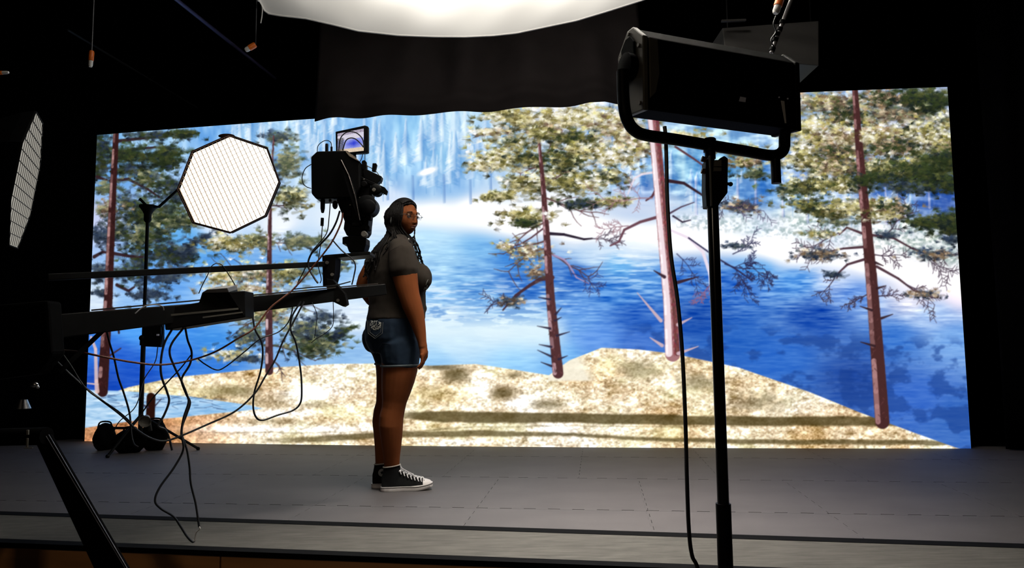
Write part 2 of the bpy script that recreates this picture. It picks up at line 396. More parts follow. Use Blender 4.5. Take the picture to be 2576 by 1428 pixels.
    LT = [(226, 214, 172), (186, 174, 120), (244, 236, 208), (128, 118, 66), (255, 250, 236), (98, 88, 52)]
    BR = [(112, 92, 68), (152, 130, 106), (80, 64, 52), (196, 176, 150)]
    DB = [(38, 50, 70), (52, 64, 80), (28, 36, 50), (70, 80, 84)]
    def clump(cx, cy, a, b, n, pal, ln=13, al=.9, dirx=0, light=True, tilt=0):
        n = int(n * 1.9); a *= 1.12; b *= 1.18
        for k in range(int(n * .6)):
            th = rs.uniform(0, 2 * PI); rr_ = abs(rs.randn()) * .5; x = cx + a * rr_ * math.cos(th); y = cy + b * rr_ * math.sin(th) + a * rr_ * math.cos(th) * tilt
            c = np.array(pal[rs.randint(len(pal))], float) * rs.uniform(.6, 1.0); an = rs.uniform(-.6, .6)
            stroke(x, y, x + math.cos(an) * 14, y + math.sin(an) * 9, 8, 5, c, .38 * al)
        for k in range(n):
            th = rs.uniform(0, 2 * PI); rr_ = abs(rs.randn()) * .62
            x = cx + a * rr_ * math.cos(th); y = cy + b * rr_ * math.sin(th) + (x - cx) * tilt
            c = np.array(pal[rs.randint(len(pal))], float)
            if light: c = c * (1.12 - .42 * (y - cy) / (b + 1e-6) * .8)
            nd = rs.randint(6, 11); a0 = (rs.choice((0, PI)) if rs.rand() < .7 else -PI / 2) + rs.randn() * .6 if dirx == 0 else (0 if dirx > 0 else PI) + rs.uniform(-.7, .7)
            for q in range(nd):
                an = a0 + (q / nd - .5) * (2.3 if dirx == 0 else 1.5); l = ln * rs.uniform(.6, 1.35)
                cc = np.clip(c * rs.uniform(.8, 1.2), 0, 255)
                stroke(x, y, x + math.cos(an) * l, y + math.sin(an) * l * .65, 1.9, .7, cc, al * .9)
    def trunk(pts_, w0, w1, dark, lit, litside=-1, tex=True):
        n = 34; P_ = [np.array(p, float) for p in pts_]
        xs = np.interp(np.linspace(0, 1, n), np.linspace(0, 1, len(P_)), [p[0] for p in P_]); ys = np.interp(np.linspace(0, 1, n), np.linspace(0, 1, len(P_)), [p[1] for p in P_])
        for k in range(n - 1):
            w = w0 + (w1 - w0) * k / n
            stroke(xs[k], ys[k], xs[k + 1], ys[k + 1], w, w, dark, 1)
        for k in range(n - 1):
            w = w0 + (w1 - w0) * k / n
            if rs.rand() < .6: stroke(xs[k] + litside * w * .3, ys[k], xs[k + 1] + litside * w * .3, ys[k + 1], w * .36, w * .36, lit, rs.uniform(.4, .95))
        if tex:
            for k in range(int(n * 5)):
                i = rs.randint(n - 1); w = w0 + (w1 - w0) * i / n; t = rs.rand(); x = xs[i] + rs.uniform(-.4, .4) * w; y = ys[i] + (ys[i + 1] - ys[i]) * t
                stroke(x, y, x + rs.uniform(-.2, .2) * w, y + rs.uniform(3, 9), 2.4, 1.2, np.array(dark) * rs.uniform(.6, 1.7), .6)
    def twig(x, y, ang, L, w, col, depth=2, al=.9):
        n = 4; P_ = [(x, y)]; a = ang
        for k in range(n):
            a += rs.uniform(-.28, .28); x += math.cos(a) * L / n; y += math.sin(a) * L / n; P_.append((x, y))
        path(P_, w, max(1.2, w * .4), col, al)
        if depth:
            for k in range(1, n + 1):
                for s_ in (-1, 1):
                    if rs.rand() < .8: twig(P_[k][0], P_[k][1], a + s_ * rs.uniform(.4, 1.0), L * rs.uniform(.25, .5), max(1.2, w * .5), col, depth - 1, al)

    # tree far left
    for q_ in ((330, 520, 60, 40), (400, 600, 70, 36), (350, 660, 50, 26), (300, 590, 40, 40), (450, 500, 50, 26), (330, 430, 60, 20), (470, 650, 50, 16), (250, 430, 20, 40)): clump(*q_, 34, DB + DK, 15)
    for p in ([(285, 400), (340, 380), (400, 375)], [(283, 460), (330, 455), (380, 480), (410, 500)], [(248, 450), (275, 458)], [(285, 640), (330, 648), (370, 650)], [(240, 650), (262, 638), (285, 640)], [(300, 720), (330, 735), (345, 725)], [(300, 360), (370, 352), (430, 348)], [(278, 770), (300, 790), (305, 840)]):
        path(p, 9, 5, (50, 30, 34), .95)
    clump(262, 380, 28, 44, 40, DK + DB, 16); clump(330, 395, 62, 26, 70, DK, 15); clump(425, 400, 52, 34, 95, DK, 16)
    clump(395, 345, 95, 10, 38, DB + DK, 13); clump(520, 355, 60, 20, 0, DK)
    clump(470, 340, 46, 10, 26, DK, 12); clump(375, 455, 46, 22, 40, GY + DK, 14); clump(270, 480, 25, 18, 26, GY, 13)
    clump(430, 470, 60, 26, 46, DB + DK, 14); clump(385, 545, 72, 30, 110, DK, 16); clump(455, 560, 66, 26, 90, DK + GY, 16); clump(280, 530, 34, 22, 30, GY + BR, 13)
    clump(365, 600, 44, 32, 66, GY + DK, 14); clump(258, 598, 22, 18, 34, DB, 12); clump(420, 640, 56, 24, 60, DB + DK, 14); clump(476, 630, 44, 18, 30, DB, 13, dirx=1, tilt=-.3)
    clump(330, 690, 52, 20, 50, DB + DK, 13); clump(425, 700, 70, 22, 64, DB, 14, tilt=-.15); clump(250, 690, 26, 20, 34, DB, 13); clump(380, 745, 54, 16, 44, DB, 13); clump(262, 740, 22, 10, 16, DB, 11)
    clump(520, 600, 30, 10, 14, DB, 13, dirx=1, tilt=-.5)
    trunk([(298, 340), (290, 480), (284, 600), (277, 760), (270, 860), (262, 985)], 15, 29, (52, 26, 26), (190, 146, 144))
    path([(232, 850), (244, 880), (246, 960), (248, 985)], 6, 12, (232, 196, 190), .85); path([(275, 900), (310, 878)], 5, 3, (70, 40, 40)); path([(250, 968), (222, 965)], 4, 3, (220, 190, 190))
    # second tree
    for x, y, an, L in ((690, 470, -2.6, 60), (690, 520, .3, 70), (690, 600, 2.9, 90), (690, 610, .2, 80), (688, 700, -2.9, 120), (688, 760, .1, 110), (688, 800, 2.8, 110), (690, 870, .0, 120), (688, 900, .6, 50)):
        twig(x, y, an, L, 5, (74, 58, 62), 1)
    clump(715, 350, 40, 20, 34, GY + DB, 13, .7); clump(735, 415, 40, 40, 60, GY, 14, .85); clump(745, 500, 42, 30, 70, GY + MD, 14); clump(690, 440, 26, 40, 30, DB, 12, .6)
    clump(600, 620, 70, 16, 90, LT + MD, 15); clump(660, 610, 34, 18, 36, MD + GY, 13); clump(770, 612, 60, 15, 70, GY, 13); clump(560, 608, 20, 16, 16, LT, 13, dirx=-1)
    clump(640, 690, 90, 22, 95, LT + BR + GY, 13, .8); clump(740, 690, 52, 18, 66, MD + GY, 13); clump(560, 700, 60, 26, 40, LT, 12, .7); clump(640, 730, 110, 14, 60, BR + LT, 12, .7)
    clump(680, 790, 62, 30, 95, GY + BR + MD, 13); clump(560, 800, 30, 14, 26, GY, 12, .8); clump(500, 812, 26, 12, 24, LT + GY, 12, .8); clump(640, 850, 50, 28, 60, GY + DB, 12); clump(800, 870, 62, 26, 130, DK + GY, 14); clump(780, 830, 50, 22, 70, DB + GY, 13)
    clump(860, 840, 26, 14, 34, DK + DB, 14, dirx=1, tilt=-.6); clump(830, 800, 36, 14, 22, DB, 12); clump(590, 895, 60, 16, 44, LT, 13, .75); clump(640, 905, 50, 10, 24, DB, 11, .7); clump(850, 680, 40, 14, 26, DB + GY, 13, tilt=-.3)
    trunk([(702, 345), (693, 480), (690, 640), (688, 760), (688, 935)], 3, 21, (74, 44, 48), (226, 196, 200))
    # third tree (middle)
    for q_ in ((1300, 360, 80, 40), (1400, 440, 60, 30), (1500, 380, 80, 40), (1580, 330, 60, 50), (1330, 470, 50, 24), (1470, 300, 90, 26)): clump(*q_, 46, LT + LT + MD + DK, 15, .85)
    for x, y, an, L in ((1370, 400, -.6, 80), (1372, 420, 2.7, 60), (1376, 470, -.4, 60), (1376, 500, .3, 120), (1378, 560, 2.5, 110), (1384, 625, 2.8, 120), (1386, 640, .6, 110), (1384, 605, 3.0, 120)):
        twig(x, y, an, L, 5, (92, 60, 62), 1, .9)
    path([(1385, 590), (1420, 592), (1470, 604), (1490, 602)], 8, 4, (44, 34, 50)); twig(1488, 602, .1, 60, 3, (60, 44, 60), 2, .8)
    path([(1376, 572), (1340, 600), (1310, 618), (1290, 622)], 4, 3, (90, 58, 66))
    path([(1390, 700), (1360, 705), (1335, 720), (1300, 745), (1268, 782)], 12, 4, (72, 48, 58)); twig(1310, 742, 2.7, 70, 4, (60, 48, 70), 2, .9); clump(1290, 760, 40, 14, 26, DB + BR, 10, .7)
    path([(1385, 640), (1420, 655), (1432, 668), (1450, 700), (1480, 715)], 5, 3, (170, 150, 190)); twig(1440, 690, .3, 70, 3, (60, 56, 100), 2, .8)
    clump(1330, 640, 46, 26, 60, BR + LT, 10, .7); clump(1345, 690, 30, 16, 26, BR, 9, .7); clump(1275, 625, 26, 10, 16, LT + BR, 10, .7)
    clump(1265, 288, 50, 16, 60, MD + LT, 14); clump(1320, 305, 46, 22, 70, MD + LT, 14); clump(1235, 335, 40, 8, 30, LT + BR, 13); clump(1440, 300, 110, 30, 150, LT, 16); clump(1560, 320, 60, 44, 90, LT + BR, 16)
    clump(1370, 335, 50, 16, 60, MD + BR, 13); clump(1440, 350, 60, 16, 60, DK + MD, 13); clump(1260, 405, 66, 30, 120, MD + LT, 14); clump(1215, 420, 36, 12, 34, LT, 12, .8); clump(1335, 405, 34, 18, 40, MD + DK, 12)
    clump(1425, 405, 50, 28, 105, DK + MD, 14); clump(1450, 375, 36, 14, 34, LT + MD, 12); clump(1320, 460, 50, 16, 50, MD + LT, 13); clump(1270, 495, 50, 12, 44, MD + LT, 12); clump(1440, 465, 60, 20, 85, MD, 14)
    clump(1235, 498, 18, 10, 18, MD, 10); clump(1325, 545, 50, 17, 80, MD + LT, 13); clump(1325, 565, 36, 8, 24, DK, 10); clump(1470, 515, 60, 10, 50, DK + DB, 11); clump(1540, 510, 40, 10, 40, MD, 12); clump(1520, 450, 50, 22, 60, LT + MD + DK, 14); clump(1480, 465, 34, 16, 20, LT, 12)
    clump(1600, 370, 50, 26, 70, LT + BR + MD, 15); clump(1540, 400, 60, 24, 60, LT, 15, .85); clump(1590, 280, 40, 26, 40, LT + GY, 14)
    trunk([(1360, 340), (1370, 460), (1378, 600), (1386, 760), (1402, 940)], 6, 28, (84, 50, 52), (206, 166, 174))
    for (xa, ya, xb, yb) in ((1384, 755, 1356, 750), (1384, 828, 1352, 822), (1386, 874, 1356, 868), (1386, 898, 1352, 882), (1386, 922, 1360, 912), (1398, 792, 1412, 776), (1400, 846, 1432, 836), (1404, 905, 1426, 896), (1396, 808, 1412, 800)):
        stroke(xb, yb, xa, ya, 1.5, 6, (50, 42, 62), .95)
    # fourth tree (pale trunk)
    path([(1660, 432), (1615, 440), (1597, 450), (1588, 470), (1580, 490)], 6, 3, (240, 225, 235), .9); path([(1672, 455), (1720, 462), (1775, 498)], 10, 5, (54, 34, 44)); twig(1765, 490, .1, 60, 4, (60, 50, 70), 2)
    path([(1655, 470), (1640, 496), (1625, 506)], 7, 4, (92, 56, 66)); twig(1640, 500, 2.9, 120, 4, (160, 120, 130), 2, .7)
    path([(1662, 545), (1610, 560), (1570, 580), (1556, 610), (1535, 620)], 8, 4, (110, 72, 84)); twig(1580, 570, 3.0, 60, 3, (150, 110, 120), 2, .7)
    path([(1680, 540), (1712, 522), (1745, 510)], 5, 2, (80, 60, 80)); path([(1692, 545), (1715, 560), (1735, 555)], 5, 3, (56, 44, 64)); path([(1684, 580), (1730, 600), (1765, 635), (1782, 690), (1785, 730)], 7, 9, (240, 226, 240), .95); twig(1785, 715, 2.2, 55, 4, (150, 100, 130), 2, .9)
    path([(1730, 600), (1800, 650), (1850, 680), (1885, 705)], 4, 4, (48, 44, 80)); twig(1820, 665, .3, 100, 4, (44, 46, 84), 3); twig(1850, 690, .8, 70, 3, (44, 46, 84), 2); twig(1700, 640, .7, 80, 3, (50, 50, 90), 2, .8); twig(1840, 640, -.2, 60, 3, (50, 50, 84), 2)
    clump(1860, 520, 50, 14, 50, BR + DB, 12, .8); clump(1870, 410, 50, 12, 44, MD + BR, 12); twig(1830, 520, .3, 90, 3, (70, 60, 90), 2, .8); clump(1720, 345, 60, 18, 50, LT, 14, .8); clump(1860, 380, 60, 14, 40, MD + GY, 13); clump(1840, 620, 30, 6, 10, DB, 9)
    path([(1700, 370), (1745, 400), (1770, 418)], 6, 4, (96, 58, 66)); clump(1900, 440, 50, 12, 34, DK + GY, 12, .8)
    trunk([(1640, 250), (1655, 430), (1664, 540), (1672, 640), (1682, 760), (1686, 892)], 24, 38, (168, 118, 122), (246, 226, 232), -1)
    trunk([(1652, 250), (1666, 430), (1674, 540), (1682, 640), (1692, 760), (1698, 890)], 8, 13, (110, 62, 62), (150, 90, 90), 1)
    trunk([(1634, 250), (1649, 430), (1657, 540), (1665, 640), (1674, 760), (1677, 890)], 9, 17, (244, 224, 230), (255, 246, 250), -1, False)
    for k in range(420):
        t = rs.rand(); yy = 250 + 640 * t; xx = np.interp(yy, [250, 430, 540, 640, 760, 890], [1646, 1660, 1670, 1677, 1687, 1692]) + rs.uniform(-.15, .55) * (12 + 8 * t)
        stroke(xx, yy, xx + rs.uniform(-3, 3), yy + rs.uniform(4, 10), 3, 1.2, (rs.uniform(90, 150), rs.uniform(44, 80), rs.uniform(50, 84)), .55)
    for (xa, ya, xb, yb) in ((1668, 698, 1642, 682), (1700, 712, 1754, 697), (1658, 808, 1600, 738), (1700, 818, 1735, 800), (1660, 870, 1630, 850), (1700, 890, 1750, 872)):
        stroke(xb, yb, xa, ya, 2, 9, (210, 180, 190) if yb > 720 else (58, 36, 48), .95)
    # fifth tree (right)
    for q_ in ((2100, 330, 110, 60), (2280, 330, 110, 60), (2060, 430, 80, 40), (2330, 400, 80, 50), (2180, 300, 80, 60)): clump(*q_, 56, LT + LT + MD + DK + DK, 15, .85)
    for p in ([(2155, 270), (2110, 270), (2060, 278)], [(2178, 590), (2130, 572), (2110, 590)], [(2190, 590), (2250, 598), (2300, 625), (2340, 640)], [(2180, 650), (2130, 665), (2108, 685), (2102, 700)], [(2180, 620), (2120, 625), (2070, 635)], [(2205, 670), (2260, 700), (2300, 730), (2350, 748)]):
        path(p, 7, 3, (74, 46, 56), .95)
    for x, y, an, L in ((2110, 640, 2.8, 90), (2102, 690, 2.4, 70), (2300, 622, .4, 110), (2340, 640, .3, 70), (2200, 640, .2, 70), (2280, 715, .3, 90), (2110, 585, 2.9, 90), (2180, 740, 2.7, 50), (2205, 745, -.3, 50), (2230, 590, -.5, 90)):
        twig(x, y, an, L, 3.5, (58, 42, 58), 2, .85)
    clump(2060, 640, 60, 14, 60, BR + DB, 11, .8); clump(2350, 640, 50, 12, 50, DB + BR, 11, .8); clump(2060, 590, 40, 10, 30, GY + LT, 11, .8); clump(2090, 690, 30, 8, 16, DB, 9, .7); clump(2330, 740, 50, 10, 30, DB + BR, 10, .7); clump(2235, 590, 30, 8, 20, DB, 10, .7)
    clump(2080, 255, 90, 22, 120, BR + GY + LT, 15); clump(2230, 245, 60, 22, 110, BR + DK, 14); clump(2340, 252, 72, 32, 190, DK, 17); clump(2130, 285, 50, 26, 70, BR + DK, 13); clump(2260, 285, 60, 20, 70, BR + GY, 13); clump(2390, 300, 40, 16, 40, LT + GY, 13)
    clump(2040, 320, 60, 22, 90, LT, 15); clump(2060, 355, 66, 26, 130, LT + MD, 15); clump(2120, 345, 60, 26, 110, LT + BR, 14); clump(2220, 335, 50, 22, 80, LT + BR, 13); clump(2350, 340, 66, 30, 110, LT + MD, 14); clump(2250, 370, 60, 22, 100, DK + BR, 13); clump(2120, 385, 60, 18, 90, DK + BR, 13)
    clump(2020, 395, 44, 26, 70, MD + LT, 14); clump(2100, 420, 40, 24, 70, BR + MD, 13); clump(2180, 420, 50, 24, 80, DK + BR + LT, 13); clump(2400, 370, 34, 26, 60, MD + BR, 13); clump(2250, 425, 66, 22, 140, MD + DK, 16); clump(2340, 435, 72, 30, 210, DK, 16); clump(2400, 400, 40, 24, 90, DK, 14)
    clump(2190, 450, 60, 14, 70, DK, 13); clump(2110, 465, 50, 16, 80, LT + MD, 13); clump(2030, 470, 60, 16, 90, DK + MD, 13); clump(2300, 470, 90, 12, 90, DK + DB, 13); clump(2400, 460, 36, 20, 60, DK, 13)
    clump(2060, 525, 70, 20, 120, DK + MD, 14, tilt=.2); clump(2130, 520, 40, 18, 60, LT + MD, 13); clump(2200, 520, 60, 20, 90, LT + MD, 13); clump(2250, 525, 40, 18, 60, DK + BR, 12); clump(2330, 560, 50, 14, 60, DK, 12); clump(2395, 560, 44, 28, 130, DK, 14); clump(2400, 600, 30, 14, 20, DB, 11, .8)
    clump(1985, 480, 30, 10, 24, DK + GY, 12); clump(2110, 560, 50, 8, 20, GY, 10, .6); clump(2440, 540, 30, 60, 40, DK, 13); clump(2430, 640, 14, 20, 12, BR, 10, .7)
    trunk([(2157, 220), (2163, 330), (2170, 440), (2180, 560), (2190, 690), (2200, 850), (2212, 1060)], 15, 38, (74, 42, 42), (176, 130, 130), -1)
    for (xa, ya, xb, yb) in ((2200, 560, 2218, 556), (2202, 660, 2222, 668), (2205, 725, 2228, 718), (2190, 780, 2160, 770), (2215, 800, 2244, 790), (2195, 870, 2160, 860)):
        stroke(xb, yb, xa, ya, 2, 7, (54, 34, 40), .95)
    clump(2215, 540, 60, 12, 34, MD + LT, 12); clump(2190, 345, 26, 14, 30, LT, 12); clump(2170, 455, 26, 18, 34, DK, 12); clump(1365, 340, 24, 14, 20, MD, 12); clump(1390, 545, 16, 8, 10, LT, 11)
    img = np.clip(img, 0, 255)
    bl = img.copy(); bl[1:-1, 1:-1] = (img[1:-1, 1:-1] * 4 + img[:-2, 1:-1] * 1.6 + img[2:, 1:-1] * 1.6 + img[1:-1, :-2] * 1.6 + img[1:-1, 2:] * 1.6) / 10.4; img = bl
    s = img / 255.0
    lin = np.where(s <= 0.04045, s / 12.92, ((s + .055) / 1.055) ** 2.4)
    L = lin.min(axis=2, keepdims=True)
    lin = lin * (1 + .15 * np.clip((L - .75) / .25, 0, 1))
    return lin, S, X0, Y0, W, H

# ---- the wall itself
WL = on_z(215, 1108.5); WR = on_z(2441, 1127)
WL.z = WR.z = ZS
_d = ray(248, 345); _n = (WR - WL).cross(Vector((0, 0, 1))).normalized()
_t = (WL - CAM).dot(_n) / _d.dot(_n); TOPL = CAM + _d * _t
_d = ray(2398, 213.5); _t = (WL - CAM).dot(_n) / _d.dot(_n); TOPR = CAM + _d * _t
HW = ((TOPL.z - ZS) + (TOPR.z - ZS)) / 2
if _n.y > 0: _n = -_n
BULGE = 0.13  # flat wall bent toward the camera to follow its bowed outline in image pixels
print('LED', WL, WR, 'tops', TOPL.z, TOPR.z, 'H', HW, 'len', (WR - WL).length)
def wall_pt(u, v, off=0.0):
    p = WL.lerp(WR, u); p = p + _n * (4 * u * (1 - u) * BULGE + off); return Vector((p.x, p.y, ZS + v * HW))
def build_led():
    lin, S, X0, Y0, W, H = make_led_picture()
    NU, NV = 1640, 660
    # wall corners -> image pixels of those corners as seen by the camera
    src = [(0, 0), (1, 0), (1, 1), (0, 1)]; dst = [(215, 1108.5), (2441, 1127), (2398, 213.5), (248, 345)]
    Amat = []; bb = []
    for (u, v), (x, y) in zip(src, dst):
        Amat.append([u, v, 1, 0, 0, 0, -x * u, -x * v]); bb.append(x)
        Amat.append([0, 0, 0, u, v, 1, -y * u, -y * v]); bb.append(y)
    h = np.linalg.solve(np.array(Amat, float), np.array(bb, float))
    U, V = np.meshgrid(np.linspace(0, 1, NU), np.linspace(0, 1, NV))
    den = h[6] * U + h[7] * V + 1
    px = (h[0] * U + h[1] * V + h[2]) / den; py = (h[3] * U + h[4] * V + h[5]) / den
    py += 4 * U * (1 - U) * (6 - 17 * V)
    ix = np.clip((px - X0) * S, 0, W - 1.01); iy = np.clip((py - Y0) * S, 0, H - 1.01)
    a = ix.astype(int); b = iy.astype(int); fx = (ix - a)[..., None]; fy = (iy - b)[..., None]
    colr = (lin[b, a] * (1 - fx) + lin[b, a + 1] * fx) * (1 - fy) + (lin[b + 1, a] * (1 - fx) + lin[b + 1, a + 1] * fx) * fy
    co = np.zeros((NV, NU, 3))
    bul = 4 * U * (1 - U) * BULGE + .012
    co[..., 0] = WL.x + (WR.x - WL.x) * U + _n.x * bul
    co[..., 1] = WL.y + (WR.y - WL.y) * U + _n.y * bul
    co[..., 2] = ZS + V * HW
    org = np.array((WL + WR) / 2); org[2] = ZS
    me = bpy.data.meshes.new('led_screen')
    me.vertices.add(NU * NV); me.vertices.foreach_set('co', (co - org).reshape(-1))
    idx = np.arange(NU * NV).reshape(NV, NU)
    q = np.stack([idx[:-1, :-1], idx[:-1, 1:], idx[1:, 1:], idx[1:, :-1]], -1).reshape(-1, 4)
    nf = len(q)
    me.loops.add(nf * 4); me.loops.foreach_set('vertex_index', q.reshape(-1).astype(np.int32))
    me.polygons.add(nf); me.polygons.foreach_set('loop_start', (np.arange(nf) * 4).astype(np.int32)); me.polygons.foreach_set('loop_total', np.full(nf, 4, np.int32))
    me.update(calc_edges=True)
    ca = me.color_attributes.new('picture', 'FLOAT_COLOR', 'POINT')
    rgba = np.ones((NU * NV, 4), np.float32); rgba[:, :3] = colr.reshape(-1, 3)
    ca.data.foreach_set('color', rgba.reshape(-1))
    m = bpy.data.materials.new('led_screen_light'); m.use_nodes = True
    nt = m.node_tree; nt.nodes.clear()
    o = nt.nodes.new('ShaderNodeOutputMaterial'); e = nt.nodes.new('ShaderNodeEmission'); at_ = nt.nodes.new('ShaderNodeAttribute'); at_.attribute_name = 'picture'
    nt.links.new(at_.outputs['Color'], e.inputs['Color']); e.inputs['Strength'].default_value = 1.0
    nt.links.new(e.outputs[0], o.inputs[0])
    me.materials.append(m)
    root = empty('video_screen', tuple(org), 'wide glowing LED video wall showing a blue mountain lake with pine trees', 'screen')
    ob = bpy.data.objects.new('screen', me); COL.objects.link(ob); ob.parent = root
    tag(ob, 'lit screen face with lake, rocks and pines')
    # cabinet behind the screen face
    mb = MB()
    n = 24
    fr = [wall_pt(i / n, 0) for i in range(n + 1)]; bk = [p - _n * .09 for p in fr]
    vs = []; fs = []
    for i in range(n + 1): vs += [fr[i], bk[i], fr[i] + Vector((0, 0, HW)), bk[i] + Vector((0, 0, HW))]
    for i in range(n):
        k = 4 * i; fs += [(k, k + 4, k + 6, k + 2), (k + 1, k + 3, k + 7, k + 5), (k + 2, k + 6, k + 7, k + 3), (k, k + 1, k + 5, k + 4)]
    fs += [(0, 2, 3, 1), (4 * n, 4 * n + 1, 4 * n + 3, 4 * n + 2)]
    mb.add(vs, fs).build('cabinet', M_black, root)
    for k in range(5):
        u = .06 + .22 * k; p = wall_pt(u, .0) - _n * .15
        MB().box(p + Vector((0, 0, HW / 2)), (.05, .05, HW)).build('support_post', M_blackmetal, root)
build_led()
# ------------------------------------------------------------------ the room
def struct(name, b, m):
    o = b.build(name, m, origin=(0, 0, 0)); o['kind'] = 'structure'; return o
CEIL = 4.7
struct('floor', MB().box((0, 3.5, -.05), (13, 11, .1)), M_floor)
struct('wall_back', MB().box((0, 8.2, CEIL / 2), (13, .1, CEIL)), M_wall)
struct('wall_left', MB().box((-5.6, 3.5, CEIL / 2), (.1, 11, CEIL)), M_wall)
struct('wall_right', MB().box((5.2, 3.5, CEIL / 2), (.1, 11, CEIL)), M_wall)
struct('ceiling', MB().box((0, 3.5, CEIL + .05), (13, 11, .1)), M_wall)

# ------------------------------------------------------------------ the stage
EA = on_z(0, 1362); EB = on_z(1810, 1431)
SA = on_z(7, 1292); SB = on_z(1430, 1338)
def lx(A, B, x, z=ZS): return Vector((x, A.y + (B.y - A.y) * (x - A.x) / (B.x - A.x), z))
XL, XR = -4.9, 4.4
stage = empty('stage_platform', (0, 4.5, 0), 'low black-edged wooden stage running along the foot of the LED wall', 'stage')
e0, e1 = lx(EA, EB, XL), lx(EA, EB, XR)
s0, s1 = lx(SA, SB, XL), lx(SA, SB, XR)
dirE = (e1 - e0).normalized(); nrmE = Vector((dirE.y, -dirE.x, 0))       # towards the viewer
b = MB(); zt = ZS - .014
b.prism([(e0.x, e0.y + .035, zt), (e1.x, e1.y + .035, zt), (XR, 7.2, zt), (XL, 7.2, zt)], (0, 0, -.06)); b.build('deck', M_black, stage)
b = MB(); q = .034
b.prism([e0 + Vector((0, q, -.012)), e1 + Vector((0, q, -.012)), s1 + Vector((0, -.02, -.012)), s0 + Vector((0, -.02, -.012))], (0, 0, .012))
o = b.build('walkway_board', M_strip, stage); tag(o, 'worn grey board along the front of the stage')
b = MB(); b.prism([e0 + nrmE * .012 + Vector((0, 0, .001)), e1 + nrmE * .012 + Vector((0, 0, .001)), e1 + Vector((0, q + .012, .001)), e0 + Vector((0, q + .012, .001))], (0, 0, -.022)); b.build('edge_trim', M_rubber, stage)
b = MB(); b.prism([s0 + Vector((0, -.022, .002)), s1 + Vector((0, -.022, .002)), s1 + Vector((0, .046, .002)), s0 + Vector((0, .046, .002))], (0, 0, -.012)); b.build('joint_strip', M_rubber, stage)
jx = [XL, -3.6, on_z(541, 1392).x, on_z(541, 1392).x + 1.25, on_z(541, 1392).x + 2.5, on_z(541, 1392).x + 3.7, XR]
for i in range(6):
    a = lx(EA, EB, jx[i] + .004, 0) - nrmE * .004; c = lx(EA, EB, jx[i + 1] - .004, 0) - nrmE * .004
    b = MB(); b.prism([a, c, c - nrmE * .02, a - nrmE * .02], (0, 0, ZS - .0225)); b.build('fascia_board', M_ply, stage)
for x in (XL + .1, -3.5, -2, -.5, 1, 2.6, XR - .15):
    MB().box((x, 5.4, (ZS - .07) / 2), (.09, 2.0, ZS - .08)).build('joist', M_ply, stage)

# interlocking mats
MO = Vector((-.20, 3.77)); ang = -.118
E1 = Vector((math.cos(ang), math.sin(ang))); E2 = Vector((-E1.y, E1.x))
PITCH = .87; TP = .062; AMP = .005; GAP = .009
def sh_clip(poly, a, nx, ny):
    out = []
    for i in range(len(poly)):
        p, q_ = poly[i], poly[(i + 1) % len(poly)]
        dp = (p[0] - a[0]) * nx + (p[1] - a[1]) * ny; dq = (q_[0] - a[0]) * nx + (q_[1] - a[1]) * ny
        if dp >= 0: out.append(p)
        if (dp >= 0) != (dq >= 0):
            t = dp / (dp - dq); out.append((p[0] + (q_[0] - p[0]) * t, p[1] + (q_[1] - p[1]) * t))
    return out
def wave_edge(a, bb, base, sidegap):
    """square-wave profile along a..bb at 'base'"""
    out = []; k = math.floor(a / TP); s = a
    while s < bb - 1e-6:
        e = min((k + 1) * TP, bb); hi = (k % 2 == 0)
        off = AMP if hi else -AMP
        off += sidegap * (GAP if hi else .0012)
        out += [(s, base + off), (e, base + off)]; s = e; k += 1
    return out
dirS = (s1 - s0).normalized(); nS = (-dirS.y, dirS.x); clipA = (s0.x + nS[0] * .05, s0.y + nS[1] * .05)
wd_ = (WR - WL).normalized(); nW = (wd_.y, -wd_.x)
first_mat = None; nmat = 0
for j in range(-1, 4):
    offs = 0 if j < 1 else -.37
    for i in range(-6, 6):
        x0 = i * PITCH + offs; x1 = x0 + PITCH; y0 = j * PITCH; y1 = y0 + PITCH
        P = []
        P += wave_edge(x0 + .001, x1 - .001, y0, 1)
        P += [(p[1], p[0]) for p in wave_edge(y0 + .03, y1 - .02, x1, 0)]
        P += list(reversed(wave_edge(x0 + .001, x1 - .001, y1, 0)))
        P += [(p[1], p[0]) for p in reversed(wave_edge(y0 + .03, y1 - .02, x0, .25))]
        W_ = [(MO.x + E1.x * p[0] + E2.x * p[1], MO.y + E1.y * p[0] + E2.y * p[1]) for p in P]
        W_ = sh_clip(W_, clipA, nS[0], nS[1])
        if len(W_) > 2: W_ = sh_clip(W_, (XL + .03, 0), 1, 0)
        if len(W_) > 2: W_ = sh_clip(W_, (XR - .03, 0), -1, 0)
        if len(W_) > 2: W_ = sh_clip(W_, (WL.x + nW[0] * (-.12), WL.y + nW[1] * -.12), nW[0] if nW[1] < 0 else -nW[0], nW[1] if nW[1] < 0 else -nW[1])
        if len(W_) < 3: continue
        ar = abs(sum(W_[k][0] * W_[(k + 1) % len(W_)][1] - W_[(k + 1) % len(W_)][0] * W_[k][1] for k in range(len(W_)))) / 2
        if ar < .02: continue
        b = MB(); b.prism([(p[0], p[1], ZS) for p in W_], (0, 0, -.0135))
        o = b.build('foam_floor_mat', M_mat); nmat += 1
        tag(o, 'dark grey interlocking foam mat laid edge to edge on the stage', 'floor mat', 'interlocking foam mats covering the stage')

